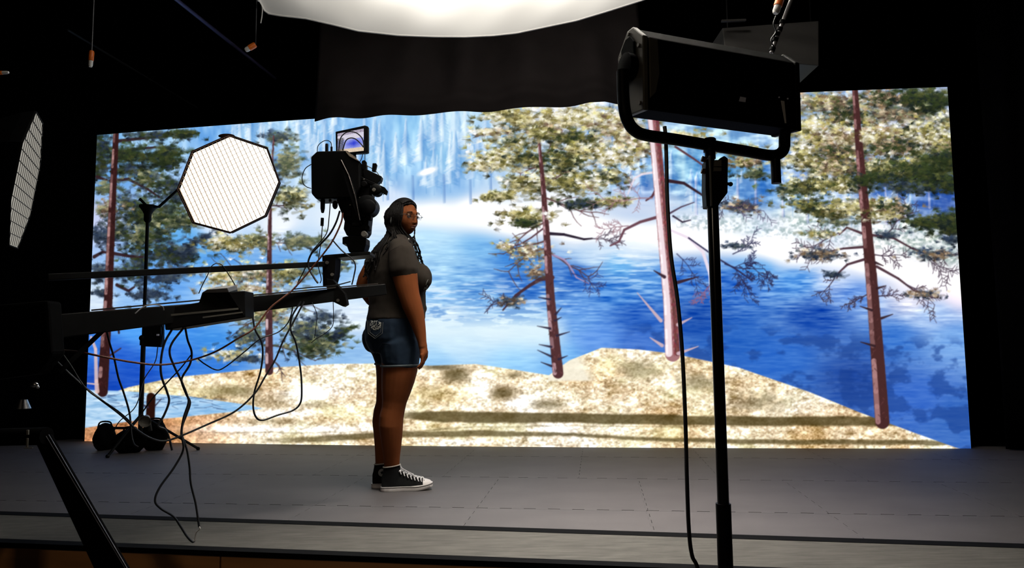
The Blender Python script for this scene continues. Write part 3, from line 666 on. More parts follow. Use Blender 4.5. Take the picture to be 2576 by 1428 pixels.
# ------------------------------------------------------------------ drapes
def drape(name, P, nu, nv, amp, seed, label, m, parent=None):
    """P(u, v) -> point; folds pushed along -Y"""
    r = random.Random(seed); ph = [(r.uniform(3, 16), r.uniform(-3, 3), r.uniform(0, 6), r.uniform(.3, 1)) for _ in range(7)]
    b = MB(); vs = []
    for j in range(nv + 1):
        for i in range(nu + 1):
            u = i / nu; v = j / nv
            d = sum(a * math.sin(f * u * 3 + g * v * 2 + p) for f, g, p, a in ph) / 3
            p_ = Vector(P(u, v)); p_.y -= amp * d; vs.append(p_)
    n0 = len(vs); fs = [(j * (nu + 1) + i, j * (nu + 1) + i + 1, (j + 1) * (nu + 1) + i + 1, (j + 1) * (nu + 1) + i) for j in range(nv) for i in range(nu)]
    b.add(vs, fs); o = b.build(name, m, parent, smooth=True)
    s_ = o.modifiers.new('thick', 'SOLIDIFY'); s_.thickness = .004
    if parent is None: tag(o, label, 'drape')
    return o
# black cloth hanging over the top of the LED wall; its lower hem follows a line taken from image pixels
hx = [520, 700, 900, 1080, 1150, 1300, 1430, 1563, 1620]; hy = [323, 310, 293.5, 281.5, 279.8, 274.5, 264, 252.5, 249]
def hem(u):
    px = 790 + 830 * u; py = float(np.interp(px, hx, hy)) + 1.5
    uu = max(0, min(1, (at(px, 300, 6).x - WL.x) / (WR.x - WL.x)))
    w = wall_pt(.5, 0); d = ray(px, py)
    # plane a little in front of the wall
    t = ((WL + _n * (.16 + 4 * .25 * BULGE * .8)) - CAM).dot(_n) / d.dot(_n)
    return CAM + d * t
drape('overhead_drape', lambda u, v: hem(u).lerp(Vector((hem(u).x, hem(u).y + .25, CEIL - .02)), v), 110, 60, .07, 5,
      'wrinkled black cloth hanging from the ceiling down to the top edge of the LED wall', M_drape)
drape('side_drape', lambda u, v: Vector((3.75 + 1.3 * u, 5.55 - .75 * u, .41 + (CEIL - .43) * v)), 60, 6, .05, 9,
      'black curtain hanging beside the right end of the LED wall', M_wall)
drape('side_drape', lambda u, v: Vector((-5.3 + 1.25 * u, 6.45 + .42 * u, .41 + (CEIL - .43) * v)), 60, 6, .05, 19,
      'black curtain hanging beside the left end of the LED wall', M_wall)

# ------------------------------------------------------------------ overhead silk
m = bpy.data.materials.new('white_silk'); m.use_nodes = True; nt = m.node_tree; nt.nodes.clear()
o_ = nt.nodes.new('ShaderNodeOutputMaterial'); tl = nt.nodes.new('ShaderNodeBsdfTranslucent'); df = nt.nodes.new('ShaderNodeBsdfDiffuse'); mx = nt.nodes.new('ShaderNodeMixShader')
nz = nt.nodes.new('ShaderNodeTexNoise'); nz.inputs['Scale'].default_value = 3; cr = nt.nodes.new('ShaderNodeMix'); cr.data_type = 'RGBA'
cr.inputs['A'].default_value = (.86, .84, .80, 1); cr.inputs['B'].default_value = (.92, .91, .88, 1)
nt.links.new(nz.outputs['Fac'], cr.inputs['Factor']); nt.links.new(cr.outputs['Result'], tl.inputs['Color']); nt.links.new(cr.outputs['Result'], df.inputs['Color'])
mx.inputs[0].default_value = .3
tr_ = nt.nodes.new('ShaderNodeBsdfTransparent'); m2 = nt.nodes.new('ShaderNodeMixShader'); m2.inputs[0].default_value = .22
nt.links.new(tl.outputs[0], mx.inputs[1]); nt.links.new(df.outputs[0], mx.inputs[2]); nt.links.new(mx.outputs[0], m2.inputs[1]); nt.links.new(tr_.outputs[0], m2.inputs[2]); nt.links.new(m2.outputs[0], o_.inputs[0])
M_silk = m
sx = [655, 661, 672, 700, 770, 840, 900, 1000, 1090, 1170, 1240, 1300, 1450, 1530, 1615, 1700, 1790]
sy = [4, 22, 33, 38, 46, 62, 77, 88, 91.5, 92, 89, 82.5, 51, 27, 0, -30, -62]
def silk_pt(s, t):
    px = 655 + (1790 - 655) * s; py = float(np.interp(px, sx, sy))
    p = at(px, py, 4.85 - .35 * s)
    p = p + Vector((.12 * t, -2.35 * t, .0))
    p.z += .10 * t - .22 * math.sin(PI * min(1, t)) * (.35 + math.sin(PI * s)) * .25
    top = 3.60 + .05 * s
    if t > .0: p.z = p.z * (1 - .45 * t) + top * .45 * t
    p.z += (.012 * math.sin(23 * s + 9 * t) + .008 * math.sin(51 * s - 14 * t)) * min(1, t * 6)
    return p
silk = empty('overhead_silk', (0.0, 3.4, 3.4), 'large white silk diffusion cloth glowing overhead, sagging at its near middle', 'diffusion cloth')
silk['label'] = 'large glowing white silk cloth stretched overhead above the stage, sagging in the middle'
b = MB(); nu, nv = 110, 44
vs = [silk_pt(i / nu, j / nv) for j in range(nv + 1) for i in range(nu + 1)]
fs = [(j * (nu + 1) + i, j * (nu + 1) + i + 1, (j + 1) * (nu + 1) + i + 1, (j + 1) * (nu + 1) + i) for j in range(nv) for i in range(nu)]
b.add(vs, fs).build('cloth', M_silk, silk, smooth=True)
b = MB(); hemp = [silk_pt(i / nu, 0) + Vector((0, .004, 0)) for i in range(nu + 1)]; b.tube(hemp, .006, n=6); b.build('hem_cord', M_white, silk, smooth=True)
c00, c10, c01, c11 = silk_pt(0, 0), silk_pt(1, 0), silk_pt(0, 1), silk_pt(1, 1)
up = Vector((0, 0, .09))
b = MB()
for a, c in ((c00, c10), (c10, c11), (c11, c01), (c01, c00)): b.tube([a + up + (a - c).normalized() * .05, c + up + (c - a).normalized() * .05], .016, n=10)
b.build('pipe_frame', M_blackmetal, silk, smooth=True)
for c in (c00, c10, c01, c11):
    b = MB(); b.ball(c + Vector((-.01, 0, .015)), .016, 10); b.tube([c + Vector((-.01, 0, .02)), c + up * .6 + Vector((-.02, 0, 0)), c + up], .003, n=6); b.build('bungee_ball', M_white, silk, smooth=True)
b = MB(); b.tube([at(656, 6, 4.84), at(660, 20, 4.84), at(659, 40, 4.84), at(656, 58, 4.84)], .004, n=6, smooth=4); b.build('tie_cord', M_white, silk, smooth=True)
for c in (c00, c10, c01, c11):
    MB().tube([c + up, Vector((c.x, c.y, CEIL))], .004, n=6).build('hanger_wire', M_blackmetal, silk)

# ------------------------------------------------------------------ lamps over the silk
for k, (x, y) in enumerate(((-.55, 3.55), (.65, 3.4), (.05, 3.0))):
    t = empty('overhead_lamp', (x, y, 4.15), ['square lamp head above the left part of the overhead silk', 'square lamp head above the right part of the overhead silk', 'square lamp head above the near part of the overhead silk'][k], 'lamp', 'lamps above the silk')
    b = MB(); b.box((x, y, 4.22), (.5, .4, .1)); b.build('housing', M_black, t, bevel=.01)
    b = MB(); b.tube([(x, y, 4.27), (x, y, CEIL)], .015, n=8); b.build('drop_pipe', M_blackmetal, t)
    ld = bpy.data.lights.new('overhead_lamp_light', 'AREA'); ld.shape = 'RECTANGLE'; ld.size = .46; ld.size_y = .36; ld.energy = 37; ld.color = (1, .95, .87)
    lo = bpy.data.objects.new('overhead_lamp_light', ld); COL.objects.link(lo); lo.location = (0, 0, .01); lo.parent = t
    if k:
        l2 = bpy.data.lights.new('overhead_spot_light', 'AREA'); l2.shape = 'RECTANGLE'; l2.size = .3; l2.size_y = .3; l2.energy = 78; l2.color = (1, .94, .86); l2.spread = math.radians(56)
        o2 = bpy.data.objects.new('overhead_spot_light', l2); COL.objects.link(o2); o2.location = (0, 0, .005); o2.parent = t

# ------------------------------------------------------------------ ceiling pipes, clamps, duct
M_conduit = mat('blue_rim_conduit', (.10, .10, .22), .45, .2)  # blue rim light put into the pipe's colour
M_greyp = mat('grey_conduit', (.32, .31, .32), .45, .2)
def conduit(a, c, z1, z2, r, m, label):
    pa = on_z(a[0], a[1], z1); pc = on_z(c[0], c[1], z2)
    t = empty('conduit', tuple(pa.lerp(pc, .5)), label, 'pipe')
    MB().tube([pa, pa.lerp(pc, .5), pc], r, n=10).build('pipe', m, t, smooth=True)
    for q in (.06, .5, .94):
        p = pa.lerp(pc, q); MB().tube([p, Vector((p.x, p.y, CEIL))], .004, n=6).build('hanger_rod', M_black, t)
    return pa, pc
pa, pc = conduit((430, -12), (692, 197), 4.05, 4.05, .016, M_conduit, 'straight blue-tinted conduit slanting overhead left of the white silk')
conduit((170, 75), (498, 272), 4.05, 4.05, .010, mat('dim_grey_conduit', (.05, .055, .06), .5, .2), 'thin dim conduit slanting overhead above the left end of the LED wall')
def connector(p, d, L, r, label):
    """orange and white cable connector"""
    d = Vector(d).normalized(); p = Vector(p)
    t = empty('cable_connector', tuple(p), label, 'connector', 'orange and white cable connectors on the ceiling pipes')
    b = MB(); b.lathe(p, [(r * .8, 0), (r, .1 * L), (r, .6 * L), (r * .9, .62 * L)], d, 16); b.build('orange_sleeve', M_orange, t, smooth=True)
    b = MB(); b.lathe(p + d * L * .62, [(r * .86, 0), (r * .86, .26 * L), (r * .6, .38 * L)], d, 16); b.build('white_tip', M_white, t, smooth=True)
    b = MB(); b.tube([p, Vector((p.x, p.y, (p.z + CEIL) / 2)), Vector((p.x, p.y, CEIL))], .004, n=6); b.build('lead', M_cable, t, smooth=True)
p = at(643, 112, 5.0); connector(p, at(618, 126, 5.0) - p, .085, .021, 'orange and white connector beside the blue-tinted conduit, left of the silk')
p = at(231, 128, 4.6); connector(p, at(227, 172, 4.6) - p, .11, .016, 'orange and white connector pointing down at the upper left')
p = at(-18, 184, 4.4); connector(p, at(22, 182, 4.4) - p, .10, .012, 'orange and white connector lying level at the left edge of the view')
p = at(1966, -14, 2.9); connector(p, at(1951, 33, 2.9) - p, .088, .018, 'orange and white connector beside the white pipe above the big light panel')
rod = empty('hanging_rod', tuple(at(1950, 80, 2.9)), 'white tubular rod with black ties hanging above the big light panel', 'rod')
b = MB(); b.tube([at(2010, -60, 2.9), at(1990, 0, 2.9), at(1956, 90, 2.9), at(1940, 133, 2.9)], .0085, n=10); b.build('tube', M_greyp, rod, smooth=True)
b = MB(); b.tube([at(1940, 133, 2.9), at(1934, 143, 2.9), at(1911, 157, 2.9)], .003, n=6); b.build('bent_tip', M_greyp, rod, smooth=True)
for (x, y) in ((1968, 56), (1961, 74), (1954, 86), (1950, 100), (1943, 124)):
    a = at(x, y, 2.9); d = (at(1956, 90, 2.9) - at(1990, 0, 2.9)).normalized(); b = MB(); b.tube([a - d * .008, a + d * .008], .0125, n=10); b.build('tie', M_rubber, rod, smooth=True)
b = MB(); b.tube([at(1952, 40, 2.89), at(1946, 60, 2.89), at(1952, 80, 2.89), at(1940, 100, 2.89), at(1948, 120, 2.89)], .003, n=6, smooth=5); b.build('lead', M_cable, rod, smooth=True)
duct = empty('ceiling_duct', tuple(at(1890, 100, 5.2)), 'dull grey sheet metal duct box under the ceiling behind the big light panel', 'duct')
M_duct = mat('dull_duct_metal', (.022, .02, .018), .7, vary=.3, scale=3)
b = MB(); b.prism([at(1817, 70, 5.1), at(2060, 52, 5.1), at(2060, 165, 5.1), at(1826, 145, 5.1)], (0, .6, 0)); b.build('duct_box', M_duct, duct, bevel=.006)
b = MB(); b.bar(at(1815, 53, 5.0), at(1876, 51, 5.0), .02, .014); b.build('flange', M_duct, duct)
for x_ in (1830, 2040):
    p_ = at(x_, 70, 5.3); MB().tube([p_, (p_.x, p_.y, CEIL)], .006, n=6).build('hanger_rod', M_blackmetal, duct)

# added warm fill lamp, unseen behind the camera, brightens the stage front
wl = empty('fill_or_small_lamp', (-1.2, -1.3, 2.3), 'added unseen warm fill lamp behind the camera position', 'lamp')
b = MB(); b.box((-1.2, -1.36, 2.3), (.5, .08, .35)); b.build('housing', M_black, wl, bevel=.01)
b = MB(); b.tube([(-1.2, -1.36, .02), (-1.2, -1.36, 2.2)], .018, n=8); b.build('pole', M_blackmetal, wl)
ld = bpy.data.lights.new('added_fill_light', 'AREA'); ld.shape = 'RECTANGLE'; ld.size = .45; ld.size_y = .3; ld.energy = 9; ld.color = (1, .80, .58)
lo = bpy.data.objects.new('added_fill_light', ld); COL.objects.link(lo); lo.location = (0, 0, 0); lo.rotation_euler = (math.radians(70), 0, math.radians(-8)); lo.parent = wl
# ------------------------------------------------------------------ octagonal softbox with honeycomb grid on its boom stand
def glow(name, col, s):
    m = bpy.data.materials.new(name); m.use_nodes = True; nt = m.node_tree; nt.nodes.clear()
    o = nt.nodes.new('ShaderNodeOutputMaterial'); e = nt.nodes.new('ShaderNodeEmission')
    nz = nt.nodes.new('ShaderNodeTexNoise'); nz.inputs['Scale'].default_value = 2; mx = nt.nodes.new('ShaderNodeMix'); mx.data_type = 'RGBA'
    mx.inputs['A'].default_value = tuple(c * .97 for c in col) + (1,); mx.inputs['B'].default_value = tuple(col) + (1,)
    nt.links.new(nz.outputs['Fac'], mx.inputs['Factor']); nt.links.new(mx.outputs['Result'], e.inputs['Color'])
    e.inputs['Strength'].default_value = s; nt.links.new(e.outputs[0], o.inputs[0]); return m
YB = 5.45
octp = [(577, 339), (672, 371), (703, 456), (667, 543), (578, 586), (485, 561), (446, 477), (483, 381)]
oc = at(574, 463, YB); verts8 = [at(x, y, YB) for x, y in octp]
sb = empty('octagonal_softbox', tuple(oc), 'lit octagonal softbox with fabric grid hanging before the left part of the LED wall', 'softbox')
b = MB(); inner = [oc + (p - oc) * .965 + Vector((0, .012, 0)) for p in verts8]
b.add([oc + Vector((0, .012, 0))] + inner, [(0, i + 1, (i + 1) % 8 + 1) for i in range(8)]); b.build('diffuser', glow('warm_diffuser', (1.0, .965, .86), 1.9), sb)
b = MB()
for i in range(8):
    a, c = verts8[i], verts8[(i + 1) % 8]; b.bar(a, c, .008, .012, up=(0, 1, 0))
b.build('rim', mat('dark_red_rim_cloth', (.045, .014, .008), .8), sb)
# back shell
b = MB(); ap = oc + Vector((-.02, .42, .02))
rg = [[oc + (p - oc) * s_ + Vector((0, d, 0)) for p in verts8] for s_, d in ((1.0, .004), (.98, .06), (.8, .2), (.5, .33), (.2, .41))]
vs = [p for r in rg for p in r]; fs = [(i * 8 + k, i * 8 + (k + 1) % 8, (i + 1) * 8 + (k + 1) % 8, (i + 1) * 8 + k) for i in range(4) for k in range(8)] + [tuple(32 + k for k in range(8))]
b.add(vs, fs); b.build('shell', M_black, sb)
# grid: two sets of thin fabric slats with real depth, cut to the octagon
import bmesh
b = MB(); ux = Vector((.90, 0, .43)).normalized(); uz = Vector((-.43, 0, .90)).normalized()
poly2 = [((p - oc).dot(ux) * .97, (p - oc).dot(uz) * .97) for p in verts8]
def span(axis, c):
    xs = []
    for i in range(8):
        p, q_ = poly2[i], poly2[(i + 1) % 8]
        a, bb = p[axis] - c, q_[axis] - c
        if (a < 0) != (bb < 0): t = a / (a - bb); xs.append(p[1 - axis] + (q_[1 - axis] - p[1 - axis]) * t)
    return (min(xs), max(xs)) if len(xs) >= 2 else None
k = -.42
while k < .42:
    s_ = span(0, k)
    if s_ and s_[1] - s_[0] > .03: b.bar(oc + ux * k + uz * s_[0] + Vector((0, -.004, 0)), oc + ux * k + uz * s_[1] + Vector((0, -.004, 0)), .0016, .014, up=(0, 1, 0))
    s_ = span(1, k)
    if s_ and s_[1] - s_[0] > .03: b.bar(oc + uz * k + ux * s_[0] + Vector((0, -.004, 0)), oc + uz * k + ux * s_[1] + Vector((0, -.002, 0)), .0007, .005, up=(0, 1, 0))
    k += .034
b.build('grid', mat('glow_tan_grid_cloth', (.50, .33, .18), .8), sb)  # black slats tinted tan, lamp glow put into their colour
b = MB(); b.ball(at(570, 342, YB + .03), .05, 10, (1.3, .6, .35)); b.build('top_hood', mat('dark_red_rim_cloth', (.045, .014, .008)), sb, smooth=True)
b = MB(); b.cyl(ap, ap + Vector((0, .16, 0)), .075); b.build('lamp_head', M_plastic, sb, smooth=True)

YS = 5.95
st = empty('boom_stand', tuple(on_z(341, 1112)), 'black boom stand at the left holding the octagonal softbox', 'light stand')
pt = at(372, 530, YS); pb = Vector((pt.x, pt.y, ZS))
b = MB(); b.tube([pb + Vector((0, 0, .02)), pb + Vector((0, 0, .9))], .019, n=12); b.tube([pb + Vector((0, 0, .85)), pt], .014, n=12); b.build('pole', M_blackmetal, st, smooth=True)
b = MB(); b.lathe(pt - Vector((0, 0, .10)), [(.018, 0), (.03, .02), (.03, .07), (.045, .1), (.07, .13), (.07, .145), (.02, .15)], n=16); b.build('boom_clamp', M_blackmetal, st, smooth=True)
b = MB(); b.tube([at(352, 500, YS), pt + Vector((0, 0, .03))], .012, n=8); b.tube([pt + Vector((0, -.01, .03)), at(400, 520, 5.93), at(452, 473, 5.93), ap + Vector((0, .1, 0))], .012, n=8); b.build('boom_arm', M_blackmetal, st, smooth=True)
for k, a in enumerate((.3, 2.4, 4.5)):
    e = pb + Vector((math.cos(a) * .46, math.sin(a) * .30, .012)); b = MB(); b.tube([pb + Vector((0, 0, .3)), e.lerp(pb + Vector((0, 0, .3)), .12), e], .011, n=8); b.ball(e, .016, 8); b.build('leg', M_blackmetal, st, smooth=True)
b = MB(); b.ball(pb + Vector((0, -.02, .93)), .026, 8); b.cyl(pb + Vector((.0, 0, .87)), pb + Vector((0, 0, .93)), .027); b.build('collar', M_plastic, st, smooth=True)

bal = empty('power_ballast', tuple(at(383, 840, YS - .03)), 'black power box hanging on the boom stand', 'power box')
b = MB(); b.prism([at(362, 812, YS - .03), at(404, 806, YS - .03), at(404, 873, YS - .03), at(361, 871, YS - .03)], (0, .07, 0)); b.build('case', M_plastic, bal, bevel=.004)
b = MB(); b.tube([at(404, 812, YS - .02), at(409, 830, YS - .02), at(404, 868, YS - .02)], .005, n=6, smooth=4); b.build('handle', M_rubber, bal, smooth=True)
b = MB(); b.box(at(397, 842, YS - .04), (.02, .006, .014)); b.build('plug_cover', M_label, bal)
b = MB(); b.bar(at(345, 815, YS), at(372, 812, YS - .02), .02, .02); b.build('hook', M_blackmetal, bal)
# sandbags at the foot of the stand
def bag(px, py, Y, sx_, sy_, sz_, label, seed):
    r = random.Random(seed); c = on_z(px, py); c.z = ZS; n = 14; b = MB(); rg = []
    for i in range(n + 1):
        a = -PI / 2 + PI * i / n; a = max(-1.54, min(1.54, a)); row = []
        for k in range(22):
            t = 2 * PI * k / 22; w = 1 + .12 * math.sin(3 * t + seed) + .08 * math.sin(5 * t + i)
            z = max(0.0, (math.sin(a) * .62 + .5)) * sz_; row.append(c + Vector((math.cos(a) * math.cos(t) * sx_ * w, math.cos(a) * math.sin(t) * sy_ * w, z + .0005)))
        rg.append(row)
    t_ = empty('sandbag', tuple(c), label, 'sandbag', 'black sandbags at the foot of the boom stand')
    b.rings(rg); b.build('bag', M_black, t_, smooth=True)
    b = MB(); b.tube([c + Vector((-.06, 0, sz_ * .92)), c + Vector((-.04, 0, sz_ + .03)), c + Vector((.04, 0, sz_ + .03)), c + Vector((.06, 0, sz_ * .92))], .007, n=6, smooth=4); b.build('strap', M_rubber, t_, smooth=True)
bag(262, 1131, 0, .075, .10, .20, 'small upright black sandbag, leftmost at the foot of the boom stand', 1)
bag(326, 1137, 0, .12, .12, .17, 'low wide black sandbag directly at the foot of the boom stand', 2)
bag(390, 1131, 0, .10, .09, .225, 'plump black sandbag, rightmost at the foot of the boom stand', 3)
b = MB(); b.tube([on_z(262, 1131) + Vector((0, .02, .178)), on_z(330, 1131) + Vector((0, .02, .178))], .011, n=8)
tag(b.build('steel_bar', M_blackmetal, smooth=True), 'thin black bar bridging the two left sandbags', 'bar')
rc = empty('fill_or_small_lamp', tuple(at(364, 1062, 5.75)), 'small round reflector lamp resting on the sandbags at the left', 'lamp')
b = MB(); b.lathe(at(364, 1060, 5.75), [(.025, .09), (.035, .04), (.048, 0), (.044, .0), (.03, .03)], (-.3, .9, .25), 18); b.build('reflector', M_grey, rc, smooth=True)
b = MB(); b.cyl(at(364, 1060, 5.75) + Vector((-.03, .09, .025)), at(376, 1084, 5.85), .022); b.build('housing', M_plastic, rc, smooth=True)

# ------------------------------------------------------------------ dim softbox at the left edge, seen nearly edge on
lc = at(66, 457, 3.2); a1 = (at(100, 287, 3.2) - at(31, 628, 3.2)).normalized()
rv = ray(66, 457); rv.z = 0; rv.normalize(); pr = Vector((rv.y, -rv.x, 0))
a2 = (rv * 1.0 + pr * .115); a2 = (a2 - a1 * a2.dot(a1)).normalized(); nn = a1.cross(a2).normalized()
if nn.x < 0: nn = -nn
R_ = .31
sb2 = empty('grid_softbox', tuple(lc), 'dim softbox with square fabric grid seen edge-on at the left edge', 'softbox')
oct2 = [lc + (a1 * math.cos(PI / 8 + k * PI / 4) + a2 * math.sin(PI / 8 + k * PI / 4)) * R_ * 1.05 for k in range(8)]
b = MB(); b.add([lc] + oct2, [(0, i + 1, (i + 1) % 8 + 1) for i in range(8)]); b.build('diffuser', glow('dim_diffuser', (1.0, .95, .84), .36), sb2)
b = MB()
for i in range(8): b.bar(oct2[i], oct2[(i + 1) % 8], .005, .008, up=tuple(nn))
b.build('rim', M_rubber, sb2)
poly2 = [((p - lc).dot(a1) * .985, (p - lc).dot(a2) * .985) for p in oct2]
b = MB(); k = -.30
while k < .31:
    s_ = span(0, k)
    if s_: b.bar(lc + a1 * k + a2 * s_[0] + nn * .003, lc + a1 * k + a2 * s_[1] + nn * .003, .0022, .004, up=tuple(nn))
    s_ = span(1, k * 1.0)
    if s_: b.bar(lc + a2 * k + a1 * s_[0] + nn * .003, lc + a2 * k + a1 * s_[1] + nn * .003, .003, .002, up=tuple(nn))
    k += .05
b.build('grid', mat('black_grid_cloth', (.03, .025, .02), .8), sb2)
b = MB(); rg = [[lc + (p - lc) * s_ - nn * d for p in oct2] for s_, d in ((1.01, .004), (.95, .05), (.6, .22), (.2, .33))]
vs = [p for r in rg for p in r]; b.add(vs, [(i * 8 + k, i * 8 + (k + 1) % 8, (i + 1) * 8 + (k + 1) % 8, (i + 1) * 8 + k) for i in range(3) for k in range(8)] + [tuple(24 + k for k in range(8))]); b.build('shell', M_black, sb2)
lp = lc - nn * .40
b = MB(); b.cyl(lc - nn * .33, lc - nn * .46, .06); b.build('lamp_head', M_plastic, sb2, smooth=True)
st2 = empty('light_stand', (lp.x, lp.y, 0), 'black light stand in the dark at the far left carrying the dim softbox', 'light stand')
b = MB(); b.tube([(lp.x, lp.y, .03), (lp.x, lp.y, lp.z)], .016, n=10); b.build('pole', M_blackmetal, st2, smooth=True)
for a in (0.2, 2.3, 4.4):
    e = Vector((lp.x + math.cos(a) * .4, lp.y + math.sin(a) * .35, .012)); MB().tube([(lp.x, lp.y, .35), tuple(e)], .01, n=8).build('leg', M_blackmetal, st2, smooth=True)

# ------------------------------------------------------------------ big light panel on its stand (right)
A_ = at(1598, 190, 2.16); B_ = at(1962, 246, 2.36); ax = (B_ - A_).normalized()
dd = Vector((-ax.y, ax.x, 0)).normalized(); hh = ax.cross(dd).normalized()
if hh.z < 0: hh = -hh
sec = [(-.075, -.135), (.05, -.122), (.078, -.05), (.075, .085), (.015, .146), (-.02, .146), (-.078, .095)]
lpz = empty('studio_light', tuple((A_ + B_) / 2), 'large black light panel seen from behind in its yoke at the upper right', 'studio light')
b = MB(); b.prism([A_ + dd * d * .96 + hh * h * .97 for d, h in sec], B_ - A_); b.build('housing', M_black, lpz, bevel=.006)
for base, sgn, nm in ((A_, -1, 'end_cap'), (B_, 1, 'end_cap')):
    b = MB(); b.prism([base + dd * d + hh * h for d, h in sec], ax * (.018 * sgn)); o = b.build(nm, mat('dark_grey_end_metal', (.10, .093, .075), .5, .2, vary=.3) if sgn < 0 else M_plastic, lpz, bevel=.004)
    if sgn < 0: tag(o, 'grey metal end plate')
# end plate details (left)
fa = A_ - ax * .019
b = MB(); b.prism([fa + dd * d * .55 + hh * (h * .62 + .035) for d, h in [(-.07, -.09), (.07, -.09), (.07, .09), (.02, .13), (-.03, .13), (-.07, .09)]], -ax * .008); b.build('end_recess', M_black, lpz, bevel=.002)
for d, h in ((-.06, .07), (.055, .07), (.0, .13), (-.06, -.11), (.035, -.11)):
    b = MB(); p = fa + dd * d + hh * h; b.cyl(p, p - ax * .006, .006, n=10); b.build('screw', M_grey, lpz, smooth=True)
b = MB(); p = A_ + hh * .015 - ax * .02 - dd * .02; b.lathe(p, [(.02, 0), (.04, .004), (.042, .03), (.02, .034)], -ax, 24); b.build('tilt_lock_knob', M_black, lpz, smooth=True)
b = MB(); b.prism([A_ + ax * .0 - dd * .079 + hh * .09, A_ + ax * .030 - dd * .079 + hh * .085, A_ + ax * .034 - dd * .079 - hh * .02, A_ + ax * .02 - dd * .079 - hh * .08, A_ + ax * .0 - dd * .079 - hh * .10], -dd * .006); b.build('corner_bracket', mat('dark_grey_end_metal', (.045, .042, .036)), lpz, bevel=.002)
for i in range(9):                                       # cooling fins across the back
    z = -.09 + i * .019; b = MB() if i == 0 else b
    b.bar(A_ + ax * .12 - dd * .078 + hh * z, B_ - ax * .18 - dd * .078 + hh * z, .006, .008)
b.build('cooling_fins', M_black, lpz)
b = MB(); p = at(1868, 255, 2.2); q1 = (B_ - A_).normalized()
cpt = A_ + ax * ((p - A_).dot(ax)) - dd * .084 + hh * -.062
b.prism([cpt - ax * .014 - hh * .008, cpt + ax * .011 - hh * .008, cpt + ax * .014 + hh * .007, cpt - ax * .008 + hh * .008], -dd * .0015); o = b.build('paper_label', M_label, lpz); tag(o, 'small pale sticker')
b = MB(); b.prism([B_ - ax * .068 - dd * .079 - hh * .045, B_ - ax * .055 - dd * .079 - hh * .045, B_ - ax * .050 - dd * .079 - hh * .118, B_ - ax * .055 - dd * .079 - hh * .118], -dd * .002); o = b.build('reflector_strip', M_white, lpz); tag(o, 'narrow white strip')
for d_ in (.075, .04):
    p = B_ - ax * d_ - dd * .080 - hh * .035; b = MB(); b.ball(p, .003, 6); b.build('indicator', M_label, lpz)
yk = [(1566, 178, 2.10), (1568, 240, 2.10), (1572, 280, 2.10), (1581, 308, 2.11), (1597, 328, 2.12), (1625, 340, 2.13), (1700, 351, 2.16), (1790, 366, 2.2), (1880, 381, 2.25), (1930, 390, 2.28), (1956, 389, 2.3), (1972, 374, 2.31), (1974, 340, 2.32), (1982, 290, 2.34), (1990, 250, 2.37)]
b = MB(); b.tube([at(*p) for p in yk], .0185, n=12, smooth=5); o = b.build('yoke', M_blackmetal, lpz, smooth=True)
b = MB(); b.tube([at(1950, 392, 2.29), at(1953, 461, 2.29)], .0155, n=12); b.build('pole_cup', M_blackmetal, lpz, smooth=True)
b = MB(); b.tube([at(1785, 348, 2.2), at(1787, 400, 2.2)], .0165, n=12); b.cyl(at(1785, 350, 2.2), at(1785.5, 382, 2.2), .0195); b.build('mounting_pin', M_blackmetal, lpz, smooth=True)

SX = at(1801, 750, 2.2).x; SYY = 2.2
ls = empty('light_stand', (SX, SYY, 0), 'tall black and chrome light stand carrying the large light panel at the right', 'light stand')
b = MB(); b.tube([(SX, SYY, .10), (SX, SYY, at(1795, 516, 2.2).z + .04)], .0175, n=16); b.build('pole', mat('gloss_black_chrome', (.03, .03, .03), .16, .6), ls, smooth=True)
b = MB(); b.tube([(SX, SYY, .06), (SX, SYY, .75)], .0225, n=16); b.build('lower_tube', M_blackmetal, ls, smooth=True)
b = MB(); pl = [(1776, 404), (1775, 470), (1778, 519), (1806, 520), (1813, 508), (1831, 484), (1832, 398), (1823, 391), (1812, 397), (1800, 410), (1797, 395), (1784, 393)]
b.prism([at(x, y, 2.175) for x, y in pl], (0, .05, 0)); b.build('stand_head', M_plastic, ls, bevel=.003)
b = MB(); b.bar(at(1785, 392, 2.168), at(1789, 518, 2.168), .004, .012, up=(0, 1, 0)); b.build('side_rail', M_grey, ls)
b = MB(); b.prism([at(1798, 402, 2.165), at(1815, 402, 2.165), at(1815, 418, 2.165), at(1796, 418, 2.165)], (0, .01, 0)); b.build('cam_plate', M_grey, ls)
b = MB(); b.prism([at(1796, 420, 2.165), at(1815, 421, 2.165), at(1815, 430, 2.165), at(1796, 430, 2.165)], (0, .01, 0)); b.build('cam_plate', M_grey, ls)
for y in (402, 432):
    b = MB(); b.cyl(at(1776, y, 2.19), at(1765, y - 3, 2.19), .009, n=12); o = b.build('clamp_bolt', mat('brass_brown', (.10, .05, .02), .5, .5), ls, smooth=True)
b = MB(); b.tube([at(1828, 462, 2.18), at(1842, 463, 2.17)], .005, n=8); b.ball(at(1838, 463, 2.17), .007, 8); b.build('release_lever', M_rubber, ls, smooth=True)
for a in (.5, 2.6, 4.7):
    e = Vector((SX + math.cos(a) * .42, SYY + math.sin(a) * .30, .014)); b = MB(); b.tube([(SX, SYY, .42), tuple(e)], .012, n=8); b.ball(e, .014, 8); b.build('leg', M_blackmetal, ls, smooth=True)
cable('power_cable', [(1672, 318, 2.2), (1675, 350, 2.2), (1677, 420, 2.2), (1678, 480, 2.2), (1682, 560, 2.2), (1689, 650, 2.2), (1704, 750, 2.2), (1716, 880, 2.2), (1724, 1050, 2.2), (1728, 1200, 2.2), (1733, 1330, 2.2), (1741, 1396, 2.2), (1757, 1440, 2.2), (1770, 1600, 2.2)], .0062, M_cable,
      'black power cable hanging from the large light panel beside its stand', None)

